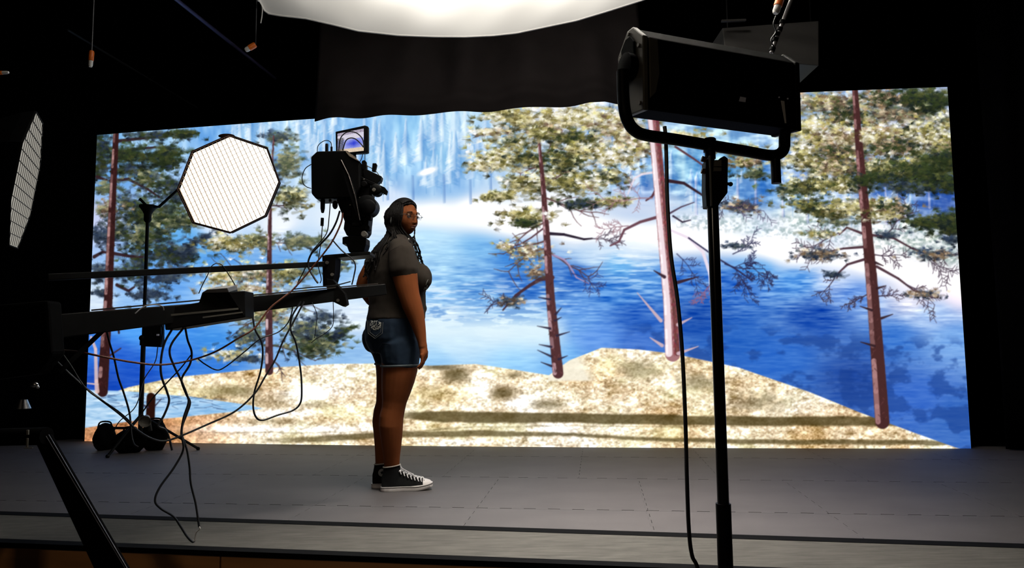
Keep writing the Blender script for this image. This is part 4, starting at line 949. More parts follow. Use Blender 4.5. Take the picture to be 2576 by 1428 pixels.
# ------------------------------------------------------------------ camera crane (jib)
def Yj(px): return 2.85 + (px - 200) * (3.72 - 2.85) / (965 - 200)
jb = empty('camera_crane', tuple(Vector((-2.35, 2.6, 0))), 'black camera crane arm reaching in from the left over the stage', 'camera crane')
b = MB(); a0 = at(120, 823, Yj(120)); a1_ = at(620, 771, Yj(620)); a2_ = at(967, 728, Yj(967))
b.taper(a0, a1_, .07, .095, .06, .066); b.build('arm_inner', M_blackmetal, jb, bevel=.004)
b = MB(); b.taper(at(600, 769, Yj(600)), a2_, .05, .075, .05, .057); b.build('arm_outer', M_blackmetal, jb, bevel=.004)
b = MB(); b.bar(at(230, 780, Yj(230) - .01), at(950, 713, Yj(950) - .01), .01, .006); b.build('arm_rail', mat('pale_edge_metal', (.12, .10, .09), .35, .7), jb)  # paler metal strip along the top of the arm
b = MB(); b.bar(at(120, 697, Yj(120)), at(815, 664, Yj(815)), .022, .026); b.build('levelling_rod', M_blackmetal, jb, bevel=.003)
b = MB(); b.prism([at(508, 735, 3.12), at(520, 728, 3.12), at(573, 724, 3.12), at(577, 733, 3.12), at(616, 731, 3.15), at(617, 797, 3.15), at(605, 800, 3.15), at(415, 830, 3.05), at(410, 775, 3.05), at(500, 760, 3.1)], (0, .11, 0)); b.build('control_box', M_plastic, jb, bevel=.004)
b = MB(); b.prism([at(508, 737, 3.1), at(520, 728, 3.1), at(572, 724, 3.1), at(576, 735, 3.1)], (0, .10, .02)); b.build('box_lid', mat('satin_grey_lid', (.09, .085, .085), .35), jb, bevel=.002)
b = MB(); b.bar(at(430, 792, 3.03), at(600, 776, 3.13), .006, .008); b.bar(at(510, 798, 3.05), at(610, 785, 3.13), .006, .006); b.build('label_rail', M_grey, jb)
# head of the crane
Yh = 3.55
b = MB(); b.prism([at(815, 641, Yh), at(930, 632, Yh), at(931, 640, Yh), at(846, 648, Yh), at(846, 642, Yh)], (0, .14, 0)); b.build('camera_plate', M_blackmetal, jb, bevel=.002)
b = MB(); b.prism([at(810, 642, Yh), at(845, 642, Yh), at(842, 690, Yh), at(834, 718, Yh), at(812, 720, Yh)], (0, .11, 0)); b.build('tilt_bracket', M_blackmetal, jb, bevel=.003)
b = MB(); b.prism([at(820, 700, Yh - .01), at(838, 703, Yh - .01), at(868, 738, Yh - .01), at(873, 765, Yh - .01), at(863, 771, Yh - .01), at(824, 752, Yh - .01)], (0, .05, 0)); b.build('end_bracket', M_blackmetal, jb, bevel=.003)
for (x, y) in ((822, 660), (835, 690), (850, 755)):
    b = MB(); p = at(x, y, Yh - .012); b.cyl(p, p + Vector((0, .02, 0)), .008, n=12); b.build('bolt', M_grey, jb, smooth=True)
# column and legs
b = MB(); b.bar(at(150, 935, 2.8), at(262, 828, 2.88), .018, .018); b.build('brace_strut', M_blackmetal, jb)
cpx = Vector((at(-95, 830, 2.6).x, 2.6, 0))
b = MB(); b.tube([(cpx.x, 2.6, .55), (cpx.x, 2.6, 1.35)], .07, n=20); b.build('column', M_black, jb, smooth=True)
b = MB(); b.bar(at(-200, 857, 2.52), a0, .07, .1); b.build('arm_rear', M_blackmetal, jb)
b = MB(); b.prism([at(-60, 770, 2.5), at(120, 755, 2.5), at(130, 890, 2.5), at(90, 940, 2.5), at(-60, 960, 2.5)], (0, .08, 0)); b.build('pivot_head', M_black, jb, bevel=.01)
tp = at(105, 1060, 2.5)
def leg(top, foot, w, h, nm='leg'):
    b = MB(); b.bar(top, foot, h, w, up=(1, 0, 0)); return b.build(nm, M_black, jb, bevel=.004)
la = at(118, 1096, 2.5); lb = at(300, 1437, 2.5); dl = (lb - la); foot = la + dl * ((la.z - .03) / -dl.z)
sdv = Vector((dl.z, 0, -dl.x)).normalized()
if sdv.x < 0: sdv = -sdv
b = MB(); wv = .095
b.prism([la - sdv * .045, la + sdv * .012, foot + sdv * .05, foot - sdv * .10], (0, .012, 0)); b.build('leg', M_black, jb, bevel=.003)
off = Vector((0, -.004, 0))
b = MB(); b.tube([la + sdv * .010 + off, la.lerp(foot, .5) + sdv * .03 + off, foot + sdv * .049 + off], .0014, n=6); b.tube([la + off, la.lerp(foot, .5) + sdv * .024 + off, foot + sdv * .040 + off], .0011, n=6); b.build('leg_edge_rail', mat('bare_aluminium_edge', (.35, .34, .38), .4, .7), jb, smooth=True)
leg(cpx + Vector((0, 0, .9)), Vector((cpx.x - .75, 2.3, .03)), .09, .04); leg(cpx + Vector((0, .05, .9)), Vector((cpx.x - .5, 2.95, .03)), .09, .04)
b = MB(); b.tube([tuple(la), (cpx.x, 2.6, .92)], .03, n=10); b.build('leg_joint', M_black, jb, smooth=True)
p = at(86, 967, 2.46); b = MB(); b.ball(p, .009, 10, (1.6, 1, 1)); b.ball(p + Vector((.012, 0, -.008)), .006, 8); b.build('locking_knob', M_steel, jb, smooth=True)
p = at(56, 1027, 2.46); b = MB(); b.lathe(p, [(.026, 0), (.014, .03), (.005, .032)], (0, 0, 1), 20); b.build('brake_cap', M_steel, jb, smooth=True)
p = at(70, 1087, 2.46); b = MB(); b.box(p, (.006, .006, .016)); b.box(p + Vector((0, 0, -.034)), (.005, .005, .03)); b.box(p + Vector((.004, 0, -.052)), (.03, .005, .003)); b.build('spirit_level', M_grey, jb)

# ------------------------------------------------------------------ cinema camera on the crane head
M_cam = mat('matte_camera_black', (.0012, .0012, .0014), .5, spec=.07)
kc = at(880, 620, 3.62)
cm = empty('cinema_camera', tuple(kc), 'black cinema camera rig with lens, monitor and cables on the crane head', 'camera')
Yc = 3.56
def px_prism(pl, Y, th, name, m=M_cam, bev=.003, par=None):
    b = MB(); b.prism([at(x, y, Y) for x, y in pl], (0, th, 0)); return b.build(name, m, par or cm, bevel=bev)
def px_cyl(x, y, r, Y, th, name, m=M_cam, d=(0, 1, 0), par=None, n=24):
    p = at(x, y, Y); rr = r / F_PX * Y; b = MB(); b.lathe(p, [(rr * .8, 0), (rr, .004), (rr, th - .004), (rr * .8, th)], d, n); return b.build(name, m, par or cm, smooth=True)
px_prism([(797, 380), (873, 378), (904, 405), (906, 470), (893, 497), (795, 500), (783, 486), (782, 394)], Yc - .04, .13, 'battery_box', bev=.006)
b = MB(); b.prism([at(868, 378, Yc - .045), at(888, 390, Yc - .045), at(905, 406, Yc - .045), at(896, 402, Yc - .045), at(878, 392, Yc - .045)], (0, .10, 0)); b.build('bevel_plate', mat('tan_lit_face', (.32, .25, .19), .5), cm)  # slanted box face, the light on it put into the tan colour
px_prism([(853, 402), (858, 400), (880, 445), (893, 480), (906, 552), (901, 556), (885, 510), (866, 450)], Yc - .07, .02, 'support_blade', bev=.002)
b = MB(); b.tube([at(858, 402, Yc - .072), at(877, 440, Yc - .072), at(893, 492, Yc - .072), at(905, 553, Yc - .072)], .0018, n=6); b.build('blade_edge', mat('pale_edge_metal', (.12, .10, .09)), cm, smooth=True)  # paler line along the edge of the blade
px_prism([(850, 440), (890, 412), (930, 430), (932, 480), (928, 530), (925, 560), (905, 575), (868, 560), (845, 500)], Yc, .12, 'camera_body', bev=.005)
px_prism([(868, 545), (928, 545), (925, 582), (918, 592), (872, 592), (864, 575)], Yc, .10, 'pan_head', bev=.004)
px_prism([(861, 596), (870, 594), (905, 592), (921, 598), (921, 613), (915, 632), (878, 634), (870, 612), (861, 614)], Yc, .10, 'head_base', bev=.004)
px_cyl(921, 515, 26, Yc - .03, .10, 'lens_barrel'); px_cyl(925, 520, 20, Yc - .05, .03, 'lens_ring')
px_cyl(945, 476, 14.5, Yc - .02, .06, 'follow_focus_wheel'); px_cyl(940, 477, 5, Yc - .028, .01, 'wheel_hub', M_grey)
px_cyl(923, 572, 7, Yc - .02, .05, 'side_knob'); px_cyl(927, 545, 7, Yc - .02, .05, 'side_knob'); px_cyl(915, 588, 8, Yc - .03, .04, 'grey_cap', M_grey)
px_cyl(892, 470, 8, Yc - .035, .03, 'side_knob'); px_cyl(915, 462, 8, Yc - .03, .04, 'side_knob')
px_prism([(912, 430), (920, 424), (960, 443), (958, 452), (948, 462), (916, 447)], Yc - .01, .05, 'top_handle')
px_prism([(935, 430), (937, 410), (946, 410), (948, 414), (944, 432)], Yc, .02, 'microphone', bev=.002)
px_prism([(905, 442), (914, 446), (968, 471), (975, 480), (972, 490), (960, 484), (955, 474), (908, 452)], Yc - .01, .02, 'handle_arm', bev=.002)
for x in (958, 963, 968):
    b = MB(); b.tube([at(x, 485, Yc), at(x - 4, 470 + 20, Yc)], .002, n=5); b.build('spring_pin', M_grey, cm)
px_prism([(898, 440), (918, 446), (916, 452), (924, 458), (936, 462), (934, 470), (925, 470), (924, 480), (936, 472 + 8), (935, 492), (922, 486), (898, 486)], Yc + .02, .06, 'handle_block', bev=.002)
px_cyl(915, 408, 6, Yc, .03, 'hot_shoe_knob'); px_prism([(908, 412), (922, 412), (922, 432), (908, 430)], Yc, .03, 'hot_shoe', bev=.002)
for (x, y, w, h) in ((862, 470, 10, 20), (878, 505, 16, 12), (900, 500, 12, 22), (905, 535, 14, 10), (893, 520, 8, 26), (870, 528, 12, 16), (932, 505, 8, 16), (885, 560, 20, 8)):
    px_prism([(x, y), (x + w, y), (x + w, y + h), (x, y + h)], Yc - .018, .02, 'connector_block', bev=.0015)
for (x, y, rr_) in ((905, 497, 2.5), (868, 478, 2), (909, 520, 2), (897, 535, 2), (880, 515, 2), (915, 450, 2)):
    px_cyl(x, y, rr_, Yc - .026, .01, 'metal_screw', M_grey, n=10)
px_cyl(822, 376, 4, Yc, .03, 'antenna', d=(0, 0, 1)); b = MB(); b.tube([at(822, 382, Yc), at(822, 367, Yc)], .008, n=10); b.build('antenna_stub', M_cam, cm, smooth=True)
b = MB(); b.tube([at(834, 382, Yc), at(834, 369, Yc)], .0055, n=10); b.build('antenna_stub', M_cam, cm, smooth=True)
# on-board monitor
mon = px_prism([(844, 331), (918, 315), (926, 318), (926, 382), (921, 384), (845, 388)], Yc + .03, .03, 'monitor', bev=.002)
def mon_screen():
    corners = [at(849, 386, Yc + .026), at(915, 379, Yc + .026), at(915, 323, Yc + .026), at(849, 336, Yc + .026)]
    nu, nv = 66, 52; vs = []; cols = []; r = random.Random(4)
    nz_ = [[r.random() for _ in range(nu + 1)] for _ in range(nv + 1)]
    for j in range(nv + 1):
        for i in range(nu + 1):
            u = i / nu; v = j / nv
            vs.append(corners[0].lerp(corners[1], u).lerp(corners[3].lerp(corners[2], u), v))
            n_ = nz_[j][i]
            if v < .18: c = (200 + 40 * n_, 185 + 30 * n_, 165 + 20 * n_)
            elif v < .62:
                k = max(0, 1 - abs(u - .62) * 2.0) * (1 - abs(v - .4) * 3)
                c = (205 - 150 * k - 30 * n_, 210 - 140 * k - 30 * n_, 235 - 30 * k)
            elif v < .86: c = (205 + 20 * n_, 200 + 20 * n_, 225)
            else: c = (210 - 90 * n_, 200 - 90 * n_, 215 - 80 * n_)
            if u < .22 + .05 * n_ and v < .75: c = tuple(q * (.35 + .4 * n_) for q in c)
            cols.append(srgb(c) + (1.0,))
    b = MB(); b.add(vs, [(j * (nu + 1) + i, j * (nu + 1) + i + 1, (j + 1) * (nu + 1) + i + 1, (j + 1) * (nu + 1) + i) for j in range(nv) for i in range(nu)])
    m = bpy.data.materials['led_screen_light']
    o = b.build('screen', m, mon)
    ca = o.data.color_attributes.new('picture', 'FLOAT_COLOR', 'POINT'); ca.data.foreach_set('color', [q for c in cols for q in c])
    tag(o, 'small lit screen with a pale lake picture')
mon_screen()
b = MB(); b.cyl(at(893, 384, Yc + .04), at(890, 404, Yc + .04), .008); b.ball(at(891, 395, Yc + .04), .012, 8); b.build('monitor_arm', M_cam, cm, smooth=True)
for pth, r_ in (([(798, 381), (800, 367), (810, 357), (822, 353), (832, 358), (834, 368)], .0022), ([(783, 413), (768, 424), (760, 445), (763, 462), (772, 470), (783, 474)], .0022),
                ([(852, 380), (856, 350), (866, 336), (880, 331), (898, 335), (912, 350), (916, 372)], .0032), ([(862, 378), (870, 354), (882, 347), (895, 350), (908, 362), (914, 370)], .0032),
                ([(913, 386), (908, 402), (898, 415), (888, 420)], .0022), ([(918, 385), (918, 408)], .002), ([(885, 418), (905, 413), (925, 418), (945, 430), (956, 445), (960, 462)], .0022), ([(888, 412), (892, 418), (905, 420)], .002)):
    b = MB(); b.tube([at(x, y, Yc + .005) for x, y in pth], r_, n=6, smooth=5); b.build('short_lead', M_cable, cm, smooth=True)
b = MB(); b.lathe(at(812, 500, Yc), [(.012, 0), (.011, .05), (.007, .07), (.004, .072)], (0, 0, -1), 12); b.cyl(at(811, 548, Yc), at(810, 568, Yc), .008); b.build('plug', M_cam, cm, smooth=True)
b = MB(); b.cyl(at(830, 500, Yc), at(831, 508, Yc), .007); b.ball(at(843, 515, Yc), .014, 8, (1, 1, 1.6)); b.build('plug', M_cam, cm, smooth=True)

# ------------------------------------------------------------------ cables of the crane
def cj(label, pts, r=.004, m=None, dy=0.0, Y=None, cat='cable'):
    P = [(x, y, (Y if Y else Yj(min(max(x, 250), 760)) - .06) + dy) for x, y in pts]
    return cable('hanging_cable', P, r, m or M_cable, label, 'cables drooping from the camera crane')
cj('reddish-brown cable sweeping in a long low curve from the dark left up to the camera', [(160, 881), (200, 885), (260, 897), (330, 910), (400, 917), (470, 908), (540, 885), (600, 850), (640, 825), (677, 777), (712, 748), (738, 727), (781, 678), (812, 640), (838, 603), (858, 560), (862, 535)], .0042, M_redcable)
cj('black cable bowing left below the control box and ending among the sandbags', [(434, 826), (414, 862), (405, 905), (406, 945), (420, 985), (425, 1010), (412, 1045), (397, 1070), (415, 1080), (425, 1100), (433, 1132)], .0048, dy=.02)
cj('black cable whose left loop dips lowest over the front stage edge', [(462, 824), (433, 862), (427, 890), (440, 925), (455, 955), (470, 992), (474, 1012), (462, 1050), (456, 1090), (461, 1130), (438, 1175), (402, 1225), (390, 1258), (404, 1278), (436, 1298), (452, 1320), (470, 1348), (484, 1362), (491, 1358)], .0046)
cj('black cable falling straight to the metal hook over the front stage edge', [(466, 824), (472, 855), (482, 885), (478, 915), (460, 945), (457, 960), (468, 990), (478, 1012), (470, 1040), (459, 1070), (458, 1095), (470, 1130), (477, 1175), (480, 1215), (492, 1265), (498, 1305), (501, 1325)], .0046, dy=.03)
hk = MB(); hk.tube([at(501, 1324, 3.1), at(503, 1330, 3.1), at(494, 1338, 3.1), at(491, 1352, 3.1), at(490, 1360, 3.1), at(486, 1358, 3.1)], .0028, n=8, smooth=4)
tag(hk.build('wire_hook', mat('sheen_pale_wire', (.6, .58, .55), .35), smooth=True), 'small bent metal hook joining the two lowest hanging cables', 'hook')  # chrome sheen put into the pale colour of the wire
cj('long thin black cable dropping from the dark left and rising right to the arm', [(130, 897), (175, 940), (225, 983), (300, 1040), (340, 1077), (375, 1100), (410, 1109), (450, 1098), (520, 1068), (590, 1035), (640, 990), (668, 945), (692, 905), (712, 858), (738, 810), (765, 758)], .0042, dy=-.03)
cj('thin cable joining the long one at the left end of the LED wall', [(160, 893), (182, 925), (200, 955), (225, 985), (262, 1010), (300, 1036), (330, 1062)], .0028, dy=-.05)
cj('black cable in a rounded square loop below the middle of the arm', [(630, 770), (636, 800), (642, 830), (657, 858), (661, 890), (655, 935), (640, 985), (637, 1025), (645, 1050), (662, 1056), (700, 1043), (738, 1031), (756, 1012), (759, 978), (756, 930), (745, 865), (731, 828), (735, 795), (757, 758)], .0044, dy=.02)
cj('black cable hanging in a shallow curve behind the reddish-brown one', [(497, 901), (515, 915), (545, 930), (570, 920), (618, 882), (655, 852), (700, 835), (724, 812), (734, 785), (736, 768)], .003, dy=.05)
cj('black cable ending at the boom stand foot, hanging from the dark arm', [(268, 830), (275, 860), (287, 900), (298, 950), (312, 990), (326, 1040), (330, 1090), (336, 1115), (347, 1124)], .004, dy=.1)
cj('black straight slanting cable crossing the boom stand', [(480, 893), (455, 925), (420, 962), (385, 1000), (352, 1045), (338, 1062)], .003, dy=.08)
cj('thin wire drooping from the hanging power box', [(397, 872), (390, 910), (362, 955), (350, 1000), (335, 1030), (300, 1060), (285, 1088)], .004, Y=5.8)
cj('thin wire arching over the levelling rod above the control box', [(500, 738), (510, 715), (522, 692), (532, 670), (546, 662), (560, 668), (575, 690), (590, 715), (597, 733)], .0022)
cj('black cable from the camera plug down to the arm, leftmost', [(811, 565), (808, 605), (803, 640), (800, 665), (808, 700), (805, 712)], .0024, dy=.08)
cj('black cable from the camera curving down left to the arm', [(831, 506), (828, 545), (822, 585), (802, 612), (785, 632), (776, 655), (765, 680), (752, 705), (745, 722)], .0026, dy=.06)
cj('thick black cable from behind the camera crossing down left past the rod', [(855, 530), (845, 560), (828, 590), (800, 620), (782, 640), (775, 668), (790, 698), (800, 712)], .0048, dy=.03)
cj('black cable hanging under the camera plate towards the arm', [(835, 602), (860, 630), (885, 650), (894, 668), (890, 695), (885, 716)], .0036, Y=3.5)
cj('thin black cable drooping near the right end of the arm', [(838, 758), (839, 800), (835, 822), (815, 840), (795, 852), (783, 862)], .002, Y=3.55)
cj('thin black wire hanging just left of the drooping end cable', [(785, 760), (797, 790), (795, 820), (791, 850)], .0018, dy=.02)
cj('thin black cable lying along the top of the arm near its end', [(740, 727), (790, 722), (840, 718), (882, 708)], .003, dy=.04)
cj('short pale cable curving over the arm at the left', [(340, 788), (360, 772), (385, 766), (408, 770), (412, 780)], .0025, M_greyp, dy=-.08)
# ------------------------------------------------------------------ the woman on the stage
YP = 4.30; PPM = F_PX / YP
YAW = math.radians(24)
Fw = Vector((math.cos(YAW), math.sin(YAW), 0)); Lf = Vector((-math.sin(YAW), math.cos(YAW), 0))
def pp(x, y, dy=0.0): return at(x, y, YP + dy)
person = empty('person', tuple(Vector((pp(985, 1230).x, YP, ZS))), 'woman standing in side view on the stage, long braids, glasses, dark t-shirt and denim shorts', 'person')
M_skin = mat('brown_skin', (.17, .050, .016), .7, vary=.14, scale=6, spec=.07)
M_shirt = mat('charcoal_cotton', (.026, .0205, .0165), .95, vary=.18, scale=7, bump=.12, spec=.15)
M_denim = mat('dark_denim', (.008, .017, .033), .88, vary=.45, scale=16, bump=.1, spec=.2)
M_hair = mat('braided_black_hair', (.0035, .0026, .0022), .6, vary=.5, scale=60, bump=.4, spec=.12)
M_canvas = mat('black_canvas', (.0035, .0035, .004), .9, vary=.3, scale=60, spec=.15)
M_shoewhite = mat('white_shoe_rubber', (.62, .58, .56), .5)
M_lace = mat('white_lace', (.66, .64, .64), .8)
NR = 28
def tring(y, xl, xr, b, dy=0, k=1.0):
    """torso-like ring: seen from px xl to xr at height y, lateral half width b"""
    c = pp((xl + xr) / 2, y, dy); w = (xr - xl) / 2 / PPM * k; b = b * k
    a = math.sqrt(max(w * w - (b * math.sin(YAW)) ** 2, .0004)) / math.cos(YAW)
    return [c + Fw * (a * math.cos(2 * PI * i / NR)) + Lf * (b * math.sin(2 * PI * i / NR)) for i in range(NR)]
def limb(b, pts, n=20):
    """pts: (px, py, dy, half width px, depth ratio)"""
    C_ = [pp(p[0], p[1], p[2]) for p in pts]; rg = []
    for i, c in enumerate(C_):
        t = (C_[min(i + 1, len(C_) - 1)] - C_[max(i - 1, 0)]).normalized()
        u = Vector((1, 0, 0)); u = (u - t * u.dot(t)).normalized(); w = t.cross(u)
        r = pts[i][3] / PPM; q = pts[i][4] if len(pts[i]) > 4 else 1
        rg.append([c + u * (r * math.cos(2 * PI * k / n)) + w * (r * q * math.sin(2 * PI * k / n)) for k in range(n)])
    # rounded ends
    for e, o in ((0, 1), (-1, -2)):
        d = (C_[e] - C_[o]).normalized(); r = pts[e][3] / PPM
        caps = [[C_[e] + (p - C_[e]) * s_ + d * (r * h) for p in rg[e]] for s_, h in ((.8, .45), (.35, .7))]
        if e == 0: rg = caps[::-1] + rg
        else: rg = rg + caps
    b.rings(rg)
def remesh(o, vox, smooth=6, fac=.5):
    m = o.modifiers.new('join', 'REMESH'); m.mode = 'VOXEL'; m.voxel_size = vox; m.use_smooth_shade = True
    if smooth: s_ = o.modifiers.new('smooth', 'SMOOTH'); s_.iterations = smooth; s_.factor = fac

# ---- head frame
HY = math.radians(-38)
Hc = pp(1015, 548, 0.0); Hf = Vector((math.cos(HY), math.sin(HY), 0)); Hl = Vector((-math.sin(HY), math.cos(HY), 0)); Hz = Vector((0, 0, 1))
Hf = (Hf + Hz * -.04).normalized(); Hz = Hf.cross(Hl).normalized()
def G(x, s_): return math.exp(-(x / s_) ** 2)
def head_local(u, v, face=True, grow=0.0):
    """u: -pi..pi around (0 = forward), v: -pi/2..pi/2"""
    cf, cl, cz = math.cos(v) * math.cos(u), math.cos(v) * math.sin(u), math.sin(v)
    f = cf * (.096 if cf > 0 else .100); l = cl * .074; z = cz * .107
    if z < -.02:
        t = min(1, (-.02 - z) / .09); l *= 1 - .22 * t
        if cf < 0: f *= 1 - .35 * t
    if cf > 0:
        f *= 1 + .06 * (abs(z) < .09) * 0
        ff = 0
        if face:
            ff += .006 * G(z - .024, .012) * G(abs(l) - .022, .03)                     # brow
            ff -= .011 * G(abs(l) - .031, .015) * G(z - .002, .011)                     # sockets
            nb = max(0, min(1, (.012 - z) / .05)) if z > -.040 else max(0, 1 - (-.040 - z) / .008)
            ff += (.008 + .018 * nb) * G(l, .009 + .006 * nb) * (1 if -.05 < z < .02 else G(z - .02 if z > .02 else z + .05, .01))
            ff += .008 * G(abs(l) - .014, .006) * G(z + .038, .007)                     # nostrils
            ff += .010 * G(l, .021) * G(z + .057, .0055) + .011 * G(l, .018) * G(z + .069, .006) - .004 * G(l, .024) * G(z + .0628, .003)
            ff += .009 * G(l, .02) * G(z + .094, .014) - .003 * G(l, .02) * G(z + .080, .006)
            ff += .010 * G(abs(l) - .040, .02) * G(z + .040, .022)                      # cheeks
            # flatten the lower face forward so the chin sits under the lips
            if z < -.03: ff += .020 * min(1, (-.03 - z) / .05) * G(l, .045)
        f += ff
    r = math.sqrt(f * f + l * l + z * z); g_ = (r + grow) / r
    return f * g_, l * g_, z * g_
def hp(f, l, z): return Hc + Hf * f + Hl * l + Hz * z

body = MB()
rg = []
for j in range(61):
    v = max(-1.56, min(1.56, -PI / 2 + PI * j / 60)); rg.append([hp(*head_local(-PI + 2 * PI * i / 80, v)) for i in range(80)])
body.rings(rg)
for s_ in (-1, 1): body.ball(hp(-.005, .073 * s_, -.005), .016, 8, (.7, .5, 1.5))
limb(body, [(1003, 606, .0, 25, 1), (1005, 590, 0, 23, 1), (1007, 575, 0, 24, 1)])
# trunk under the clothes
body.rings([tring(*r, k=.9) for r in ((598, 978, 1022, .07), (612, 960, 1032, .15), (640, 945, 1045, .17), (690, 932, 1068, .18), (735, 932, 1068, .175), (790, 930, 1066, .19), (850, 926, 1062, .19), (880, 935, 1060, .18))])
# legs: near then far
DN, DF = -.085, .085
limb(body, [(1005, 850, DN, 46, 1), (1007, 900, DN, 46, 1.0), (1005, 930, DN, 44, 1.0), (1001, 955, DN, 41, 1), (996, 985, DN, 35.5, 1), (992, 1010, DN, 30, 1), (989.5, 1028, DN, 28.5, 1), (985, 1048, DN, 29.5, 1), (983.5, 1068, DN, 29.5, 1), (984.5, 1095, DN + .01, 27, 1), (985, 1120, DN + .02, 24, 1), (985.5, 1145, DN + .032, 20.5, 1), (985.5, 1172, DN + .04, 18.5, .85), (986, 1196, DN + .042, 15, .8)])
limb(body, [(975, 850, DF, 44, 1), (984, 900, DF, 42, 1.0), (984, 930, DF, 38.5, 1), (981, 955, DF, 34.5, 1), (975, 990, DF, 28.5, 1), (971, 1015, DF, 25.5, 1), (966, 1035, DF, 26.5, 1), (963.5, 1060, DF, 27, 1), (964, 1090, DF - .01, 24, 1), (963, 1120, DF - .02, 20.5, 1), (961.5, 1150, DF - .03, 17.5, 1), (961, 1165, DF - .035, 16.5, .9), (963, 1188, DF - .035, 14, .8)])
# near arm
AN = -.20
limb(body, [(1010, 628, AN + .02, 27, .9), (1014, 655, AN, 31, .9), (1018, 690, AN, 31, .85), (1024, 720, AN - .01, 27.5, .85), (1030, 745, AN - .012, 25, .85), (1036, 765, AN - .01, 24.5, .85), (1045, 790, AN - .01, 21.5, .85), (1052, 815, AN - .01, 17.5, .85), (1058, 840, AN - .01, 13.5, .85), (1062, 860, AN - .01, 10.5, 1.0), (1064, 872, AN - .01, 10.5, 1.1)])
# palm
def hring(x, y, dy, w, d):
    c = pp(x, y, dy); return [c + Vector((math.cos(2 * PI * k / 16) * w / PPM, math.sin(2 * PI * k / 16) * d, 0)) for k in range(16)]
body.rings([hring(1063, 866, AN - .01, 9, .014), hring(1065, 876, AN - .01, 10, .024), hring(1066, 888, AN - .01, 9.5, .033), hring(1064.5, 897, AN - .01, 8, .036), hring(1063, 901, AN - .01, 6, .034)])
for k, (d_, x0, ln) in enumerate(((-.030, 1062, .92), (-.010, 1064, 1.0), (.011, 1066, 1.05), (.031, 1067, .95))):
    y0 = 896; P_ = [(x0 - 1, y0 - 6), (x0, y0 + 4), (x0 - 1, y0 + 4 + 12 * ln), (x0 - 6, y0 + 4 + 21 * ln), (x0 - 13, y0 + 4 + 27 * ln)]
    body.tube([pp(x, y, AN - .01 + d_) for x, y in P_], [.0095, .0092, .0085, .0078, .006], n=10)
body.tube([pp(1067, 874, AN + .015), pp(1073, 884, AN + .03), pp(1073, 897, AN + .035), pp(1068, 908, AN + .033)], [.012, .0105, .009, .007], n=10)
# far arm, hand on hip
AF = .19
limb(body, [(968, 636, AF - .03, 24, 1), (950, 655, AF, 24, 1), (932, 680, AF, 22.5, 1), (919, 702, AF, 20.5, 1), (914, 714, AF + .005, 19, 1), (920, 733, AF + .01, 18, 1), (934, 755, AF + .02, 15, 1), (950, 772, AF + .02, 11.5, 1)])
body.rings([hring(950, 772, AF + .02, 9, .014), hring(962, 778, AF + .02, 9, .02), hring(974, 783, AF + .02, 8, .02)])
for k in range(4):
    body.tube([pp(970, 776 + 4 * k, AF + .035), pp(984, 780 + 4.5 * k, AF + .03), pp(996, 785 + 5 * k, AF + .02), pp(1006, 789 + 5 * k, AF + .005)], [.0095, .009, .0085, .007], n=10)
body.tube([pp(958, 772, AF + .0), pp(962, 788, AF - .02), pp(960, 800, AF - .03)], [.011, .01, .008], n=10)
bo = body.build('body', M_skin, person, smooth=True); remesh(bo, .0048, 3, .4)

# ---- face details
for s_, nm in ((-1, 'eye'), (1, 'eye')):
    b = MB(); c = hp(.0785, .031 * s_, .001); b.ball(c, .0118, 12); e = b.build(nm, mat('eye_white', (.30, .26, .24), .3, vary=.02), person, smooth=True)
    b = MB(); b.lathe(hp(.0785, .031 * s_, .001) + Hf * .0108, [(.0001, .0018), (.004, .0014), (.0058, 0)], Hf, 16); b.build('iris', mat('dark_brown_iris', (.012, .007, .005), .2), e, smooth=True)
    b = MB(); b.tube([hp(.0868, (.031 + q * .015) * s_, .0062 - .0035 * abs(q) ** 2 * 1.5) for q in (-1, -.5, 0, .5, 1)], .0028, n=8, smooth=3); b.build('eyelid', M_skin, person, smooth=True)
    b = MB(); b.tube([hp(.0975 - .012 * q * q - .004 * (q > 0) * q, (.031 + q * .019) * s_, .0225 + .003 * (1 - q * q) - .002 * q) for q in (-1, -.5, 0, .5, 1)], .0030, n=6, smooth=3); b.build('eyebrow', M_hair, person, smooth=True)
def face_f(l, z):
    """forward distance of the face surface at l, z"""
    best = None
    v = math.asin(max(-1, min(1, z / .107))); u = math.asin(max(-1, min(1, l / (.074 * max(.05, math.cos(v)))))) if abs(l) < .07 else 1.3
    for it in range(8):
        f_, l_, z_ = head_local(u, v); u += (l - l_) / .08; v += (z - z_) / .105
    return head_local(u, v)[0]
M_lip = mat('dark_rose_lips', (.13, .038, .030), .42, vary=.08)
for z0, hh_, w_ in ((-.0585, .0042, .023), (-.0685, .0052, .021)):
    b = MB(); rg = []
    for i in range(13):
        q = -1 + i / 6; l = w_ * q; tz = z0 + (.0022 * (1 - abs(q)) if z0 > -.06 else .003 * q * q) - .002 * abs(q) * (z0 > -.06); k_ = hh_ * math.sqrt(max(.02, 1 - q * q))
        ff = face_f(l, tz); rg.append([hp(ff - .002 + math.cos(a) * .0045 * math.sqrt(max(.05, 1 - q * q)), l, tz + math.sin(a) * k_) for a in (2 * PI * t / 10 for t in range(10))])
    b.rings(rg); b.build('lip', M_lip, person, smooth=True)
